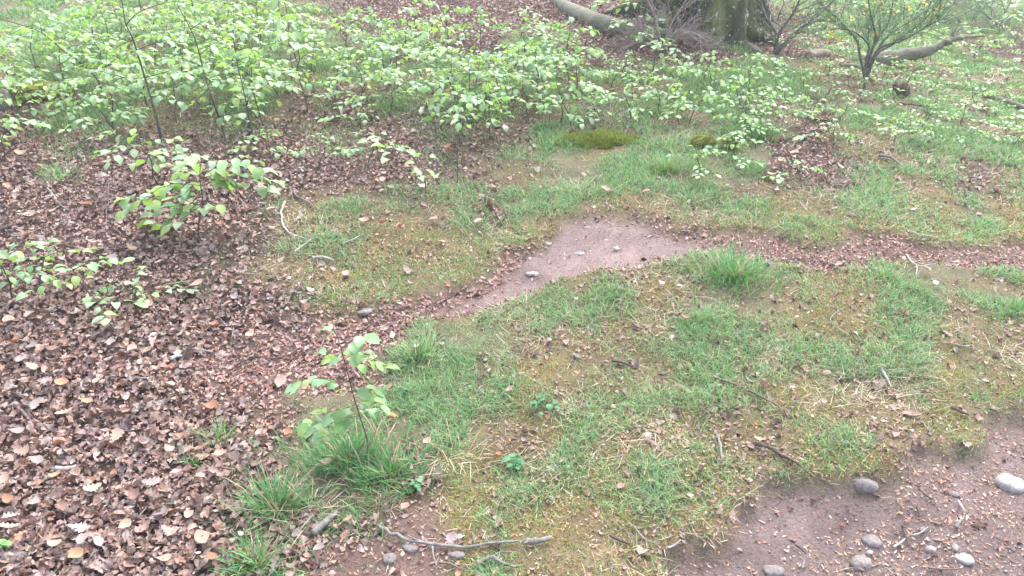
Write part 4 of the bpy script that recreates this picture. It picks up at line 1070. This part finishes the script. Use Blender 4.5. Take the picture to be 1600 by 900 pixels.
LEAF_HERO = [('flat pinkish', 652, 553, .06), ('flat pinkish', 612, 548, .07), ('lobed oak whitish', 614, 529, .07), ('flat pinkish', 440, 605, .10), ('flat pinkish', 748, 355, .10), ('flat pinkish', 678, 352, .09), ('whitish', 486, 465, .07),
             ('flat pinkish', 543, 436, .09), ('flat pinkish', 1009, 306, .09), ('flat pinkish', 945, 304, .10), ('amber', 867, 276, .08), ('flat pinkish', 1028, 538, .055), ('amber', 840, 490, .035), ('rusty curled', 1061, 478, .06), ('rusty curled', 1070, 510, .07),
             ('whitish', 1060, 455, .05), ('flat pinkish', 1034, 453, .06), ('rusty curled', 1532, 596, .04), ('flat pinkish', 1360, 634, .06), ('whitish', 1364, 612, .05), ('pale grey', 1286, 637, .05), ('flat pinkish', 1236, 616, .05),
             ('rusty curled', 775, 724, .065), ('whitish', 1077, 784, .035), ('flat pinkish', 1182, 700, .05), ('whitish', 870, 652, .04), ('amber', 900, 596, .04), ('flat pinkish', 797, 618, .05), ('pale grey', 845, 768, .05), ('lobed oak rusty', 612, 620, .07), ('rusty curled', 613, 665, .07),
             ('rusty curled', 452, 692, .08), ('flat pinkish', 410, 690, .08), ('flat pinkish', 412, 693, .07), ('tan', 512, 735, .07), ('tan', 545, 828, .06), ('pale grey', 500, 868, .06), ('flat pinkish', 635, 800, .06), ('flat pinkish', 668, 705, .06),
             ('lobed oak whitish', 125, 840, .085), ('amber', 122, 885, .08), ('amber', 92, 762, .08), ('rusty curled', 182, 757, .05), ('amber', 138, 644, .08), ('amber', 102, 614, .09), ('tan', 235, 490, .09), ('lobed oak whitish', 122, 500, .12), ('pale grey', 52, 507, .10),
             ('pale grey', 55, 557, .08), ('tan', 18, 517, .10), ('rusty curled', 28, 548, .09), ('pale grey', 190, 528, .07), ('pale grey', 178, 552, .08), ('tan', 210, 562, .08), ('tan', 158, 612, .08), ('tan', 266, 616, .08), ('rusty curled', 330, 655, .11), ('whitish', 243, 537, .06),
             ('flat pinkish', 310, 458, .10), ('rusty curled', 338, 522, .08), ('flat pinkish', 392, 534, .07), ('flat pinkish', 358, 492, .10), ('pale grey', 28, 692, .09), ('pale grey', 60, 735, .08), ('tan', 12, 768, .08), ('rusty curled', 20, 800, .08),
             ('tan', 320, 858, .09), ('pale grey', 135, 860, .08), ('tan', 90, 868, .08), ('whitish', 160, 865, .06), ('tan', 260, 890, .07), ('rusty curled', 285, 700, .07), ('flat pinkish', 268, 718, .07), ('pale grey', 225, 705, .08), ('whitish', 276, 756, .05),
             ('tan', 345, 725, .07), ('flat pinkish', 315, 760, .06), ('tan', 200, 840, .07), ('rusty curled', 335, 890, .07), ('flat pinkish', 300, 820, .07), ('pale grey', 255, 820, .08), ('lobed oak brown', 185, 700, .10), ('lobed oak grey', 60, 650, .10),
             ('lobed oak brown', 105, 660, .09), ('lobed oak brown', 55, 590, .10), ('lobed oak grey', 35, 575, .09), ('lobed oak brown', 170, 660, .09), ('lobed oak grey', 110, 720, .09), ('lobed oak brown', 40, 720, .09), ('lobed oak brown', 150, 780, .09), ('lobed oak grey', 240, 770, .09),
             ('lobed oak brown', 20, 840, .09), ('lobed oak grey', 60, 800, .09), ('dark brown', 100, 810, .07), ('dark brown', 215, 790, .07), ('dark brown', 150, 575, .08), ('dark brown', 90, 560, .09), ('tan', 205, 460, .09), ('flat pinkish', 50, 350, .10), ('tan', 25, 330, .10),
             ('tan', 130, 345, .10), ('flat pinkish', 165, 265, .12), ('whitish', 185, 258, .10), ('tan', 35, 250, .12), ('tan', 60, 270, .11), ('whitish', 80, 258, .12), ('rusty curled', 140, 335, .10), ('lobed oak brown', 210, 405, .12), ('lobed oak grey', 180, 420, .11), ('lobed oak brown', 70, 395, .11),
             ('rusty curled', 345, 365, .10), ('rusty curled', 352, 285, .11), ('flat pinkish', 410, 305, .11), ('flat pinkish', 425, 340, .10), ('tan', 430, 275, .11), ('rusty curled', 700, 243, .12), ('amber', 706, 248, .11), ('flat pinkish', 1445, 432, .08), ('flat pinkish', 1310, 420, .07),
             ('whitish', 1425, 335, .07), ('rusty curled', 1450, 306, .09), ('whitish', 1490, 420, .06), ('flat pinkish', 1205, 282, .11), ('flat pinkish', 1290, 265, .10), ('whitish', 1310, 270, .10), ('tan', 1240, 250, .11), ('tan', 1220, 262, .10), ('whitish', 1550, 475, .05), ('whitish', 1460, 452, .06),
             ('lobed oak whitish', 962, 393, .06), ('rusty curled', 600, 355, .10), ('rusty curled', 625, 362, .09), ('flat pinkish', 570, 352, .09), ('tan', 690, 385, .08), ('flat pinkish', 600, 292, .09), ('whitish', 660, 300, .09)]
for k, px, py, s in LEAF_HERO:
    b = ground_at(px, py)
    wt_ = cover(np.array([b.x]), np.array([b.y]))[0]
    o = obj('fallen_leaf', LMESH[k], loc=b + Vector((0, 0, .012 + .02 * wt_[0] + .012 * wt_[2])))
    d = .25
    o.rotation_euler = (random.gauss(.0, .22) + .12, random.gauss(0, .22), random.uniform(0, 6.283)); s *= .6; o.scale = (s, s, s)
    tag(o, None, 'leaf', 'single fallen leaves'); LEAVES.append([o, px, py, k, s])

# ------------------------------------------------------------------ labels that tell the repeats apart
MARKS = [('the big beech trunk', 1115, 40), ('the broom bush', 1350, 110), ('the curved grey branch', 1460, 85), ('the fallen branch', 930, 35), ('the tall leaning sapling', 130, 100), ('the dark tall sapling', 236, 150),
         ('the left leaning sapling', 332, 150), ('the yellow moss mound', 38, 148), ('the moss cushion', 932, 226), ('the two mossy stumps', 1115, 232), ('the broad litter sapling', 310, 320), ('the lone mint sapling', 530, 620),
         ('the drooping sapling', 640, 250), ('the bare soil patch', 950, 390), ('the dense bright tuft', 1148, 430), ('the hooked white twig', 450, 350), ('the oval grey track stone', 1345, 768), ('the pale flat track stone', 1580, 760), ('the long lichened branch', 690, 856),
         ('the tall bright tuft', 432, 800), ('the forked grey twig', 190, 760), ('the blue grey stick', 214, 603), ('the leaf filled hollow', 1250, 250), ('the upright pale stick', 1124, 705), ('the pale forked path twig', 1428, 418), ('the dark corner stone', 14, 878), ('the dead brown branch', 1570, 165),
         ('the dry bramble', 1035, 60), ('the straight dark flat stick', 170, 392), ('the upright bare stem', 715, 250), ('the white broken stick', 1384, 600)]
ORD = ['', 'second ', 'third ', 'fourth ', 'fifth ', 'sixth ', 'seventh ', 'eighth ', 'ninth ', 'tenth ', 'eleventh ', 'twelfth ', 'thirteenth ', 'fourteenth ']
def word_direction(dx, dy):
    a = math.degrees(math.atan2(-dy * 1.3, dx)) % 360
    return ['right of', 'behind and right of', 'behind', 'behind and left of', 'left of', 'in front and left of', 'in front of', 'in front and right of'][int(((a + 22.5) % 360) // 45)]
def name_all(items, noun, adj):
    """items: (object, px, py, ...): every one gets kind, rank, direction and landmark"""
    rows = {}
    for it in items:
        _, px, py = it[:3]
        m = min(MARKS, key=lambda m: math.hypot(px - m[1], (py - m[2]) * 1.4))
        key = (adj(it), word_direction(px - m[1], py - m[2]), m[0])
        rows.setdefault(key, []).append((math.hypot(px - m[1], py - m[2]), it[0]))
    for (a, d, m), lst in rows.items():
        lst.sort(key=lambda r: r[0])
        for i, (_, o) in enumerate(lst):
            rank = '' if len(lst) == 1 else (', ' + (ORD[i] if i else '') + 'nearest one')
            o['label'] = f'{a} {noun}{rank} {d} {m}'
def sap_adj(it):
    h = it[3]
    return 'ankle high' if h < .22 else 'low' if h < .32 else 'leafy' if h < .46 else 'bushy'
name_all(SAPS, 'beech sapling', sap_adj)
name_all(LEAVES, 'fallen leaf', lambda it: it[3])
for o in SC.objects:
    if o.get('label') and len(o['label'].split()) > 16: o['label'] = o['label'].replace('nearest one ', 'nearest ')

# ------------------------------------------------------------------ thin veil of air, added to lift blacks and pale the upper right
def haze_box():
    m = bpy.data.materials.new('added_haze'); m.use_nodes = True; nt = m.node_tree
    nt.nodes.remove(nt.nodes['Principled BSDF'])
    v = nt.nodes.new('ShaderNodeVolumePrincipled'); v.inputs['Color'].default_value = (.93, .95, .95, 1); v.inputs['Density'].default_value = .0055
    nt.links.new(v.outputs[0], nt.nodes['Material Output'].inputs['Volume'])
    x0, x1, y0, y1, z0, z1 = -62, 62, -14, 92, -4, 16
    V = [(x, y, z) for z in (z0, z1) for y in (y0, y1) for x in (x0, x1)]
    F = [(0, 2, 3, 1), (4, 5, 7, 6), (0, 1, 5, 4), (2, 6, 7, 3), (0, 4, 6, 2), (1, 3, 7, 5)]
    me = make_mesh('added_haze', V, [np.array(F)], m, smooth_on=False)
    tag(obj('added_haze', me), kind='stuff')
haze_box()
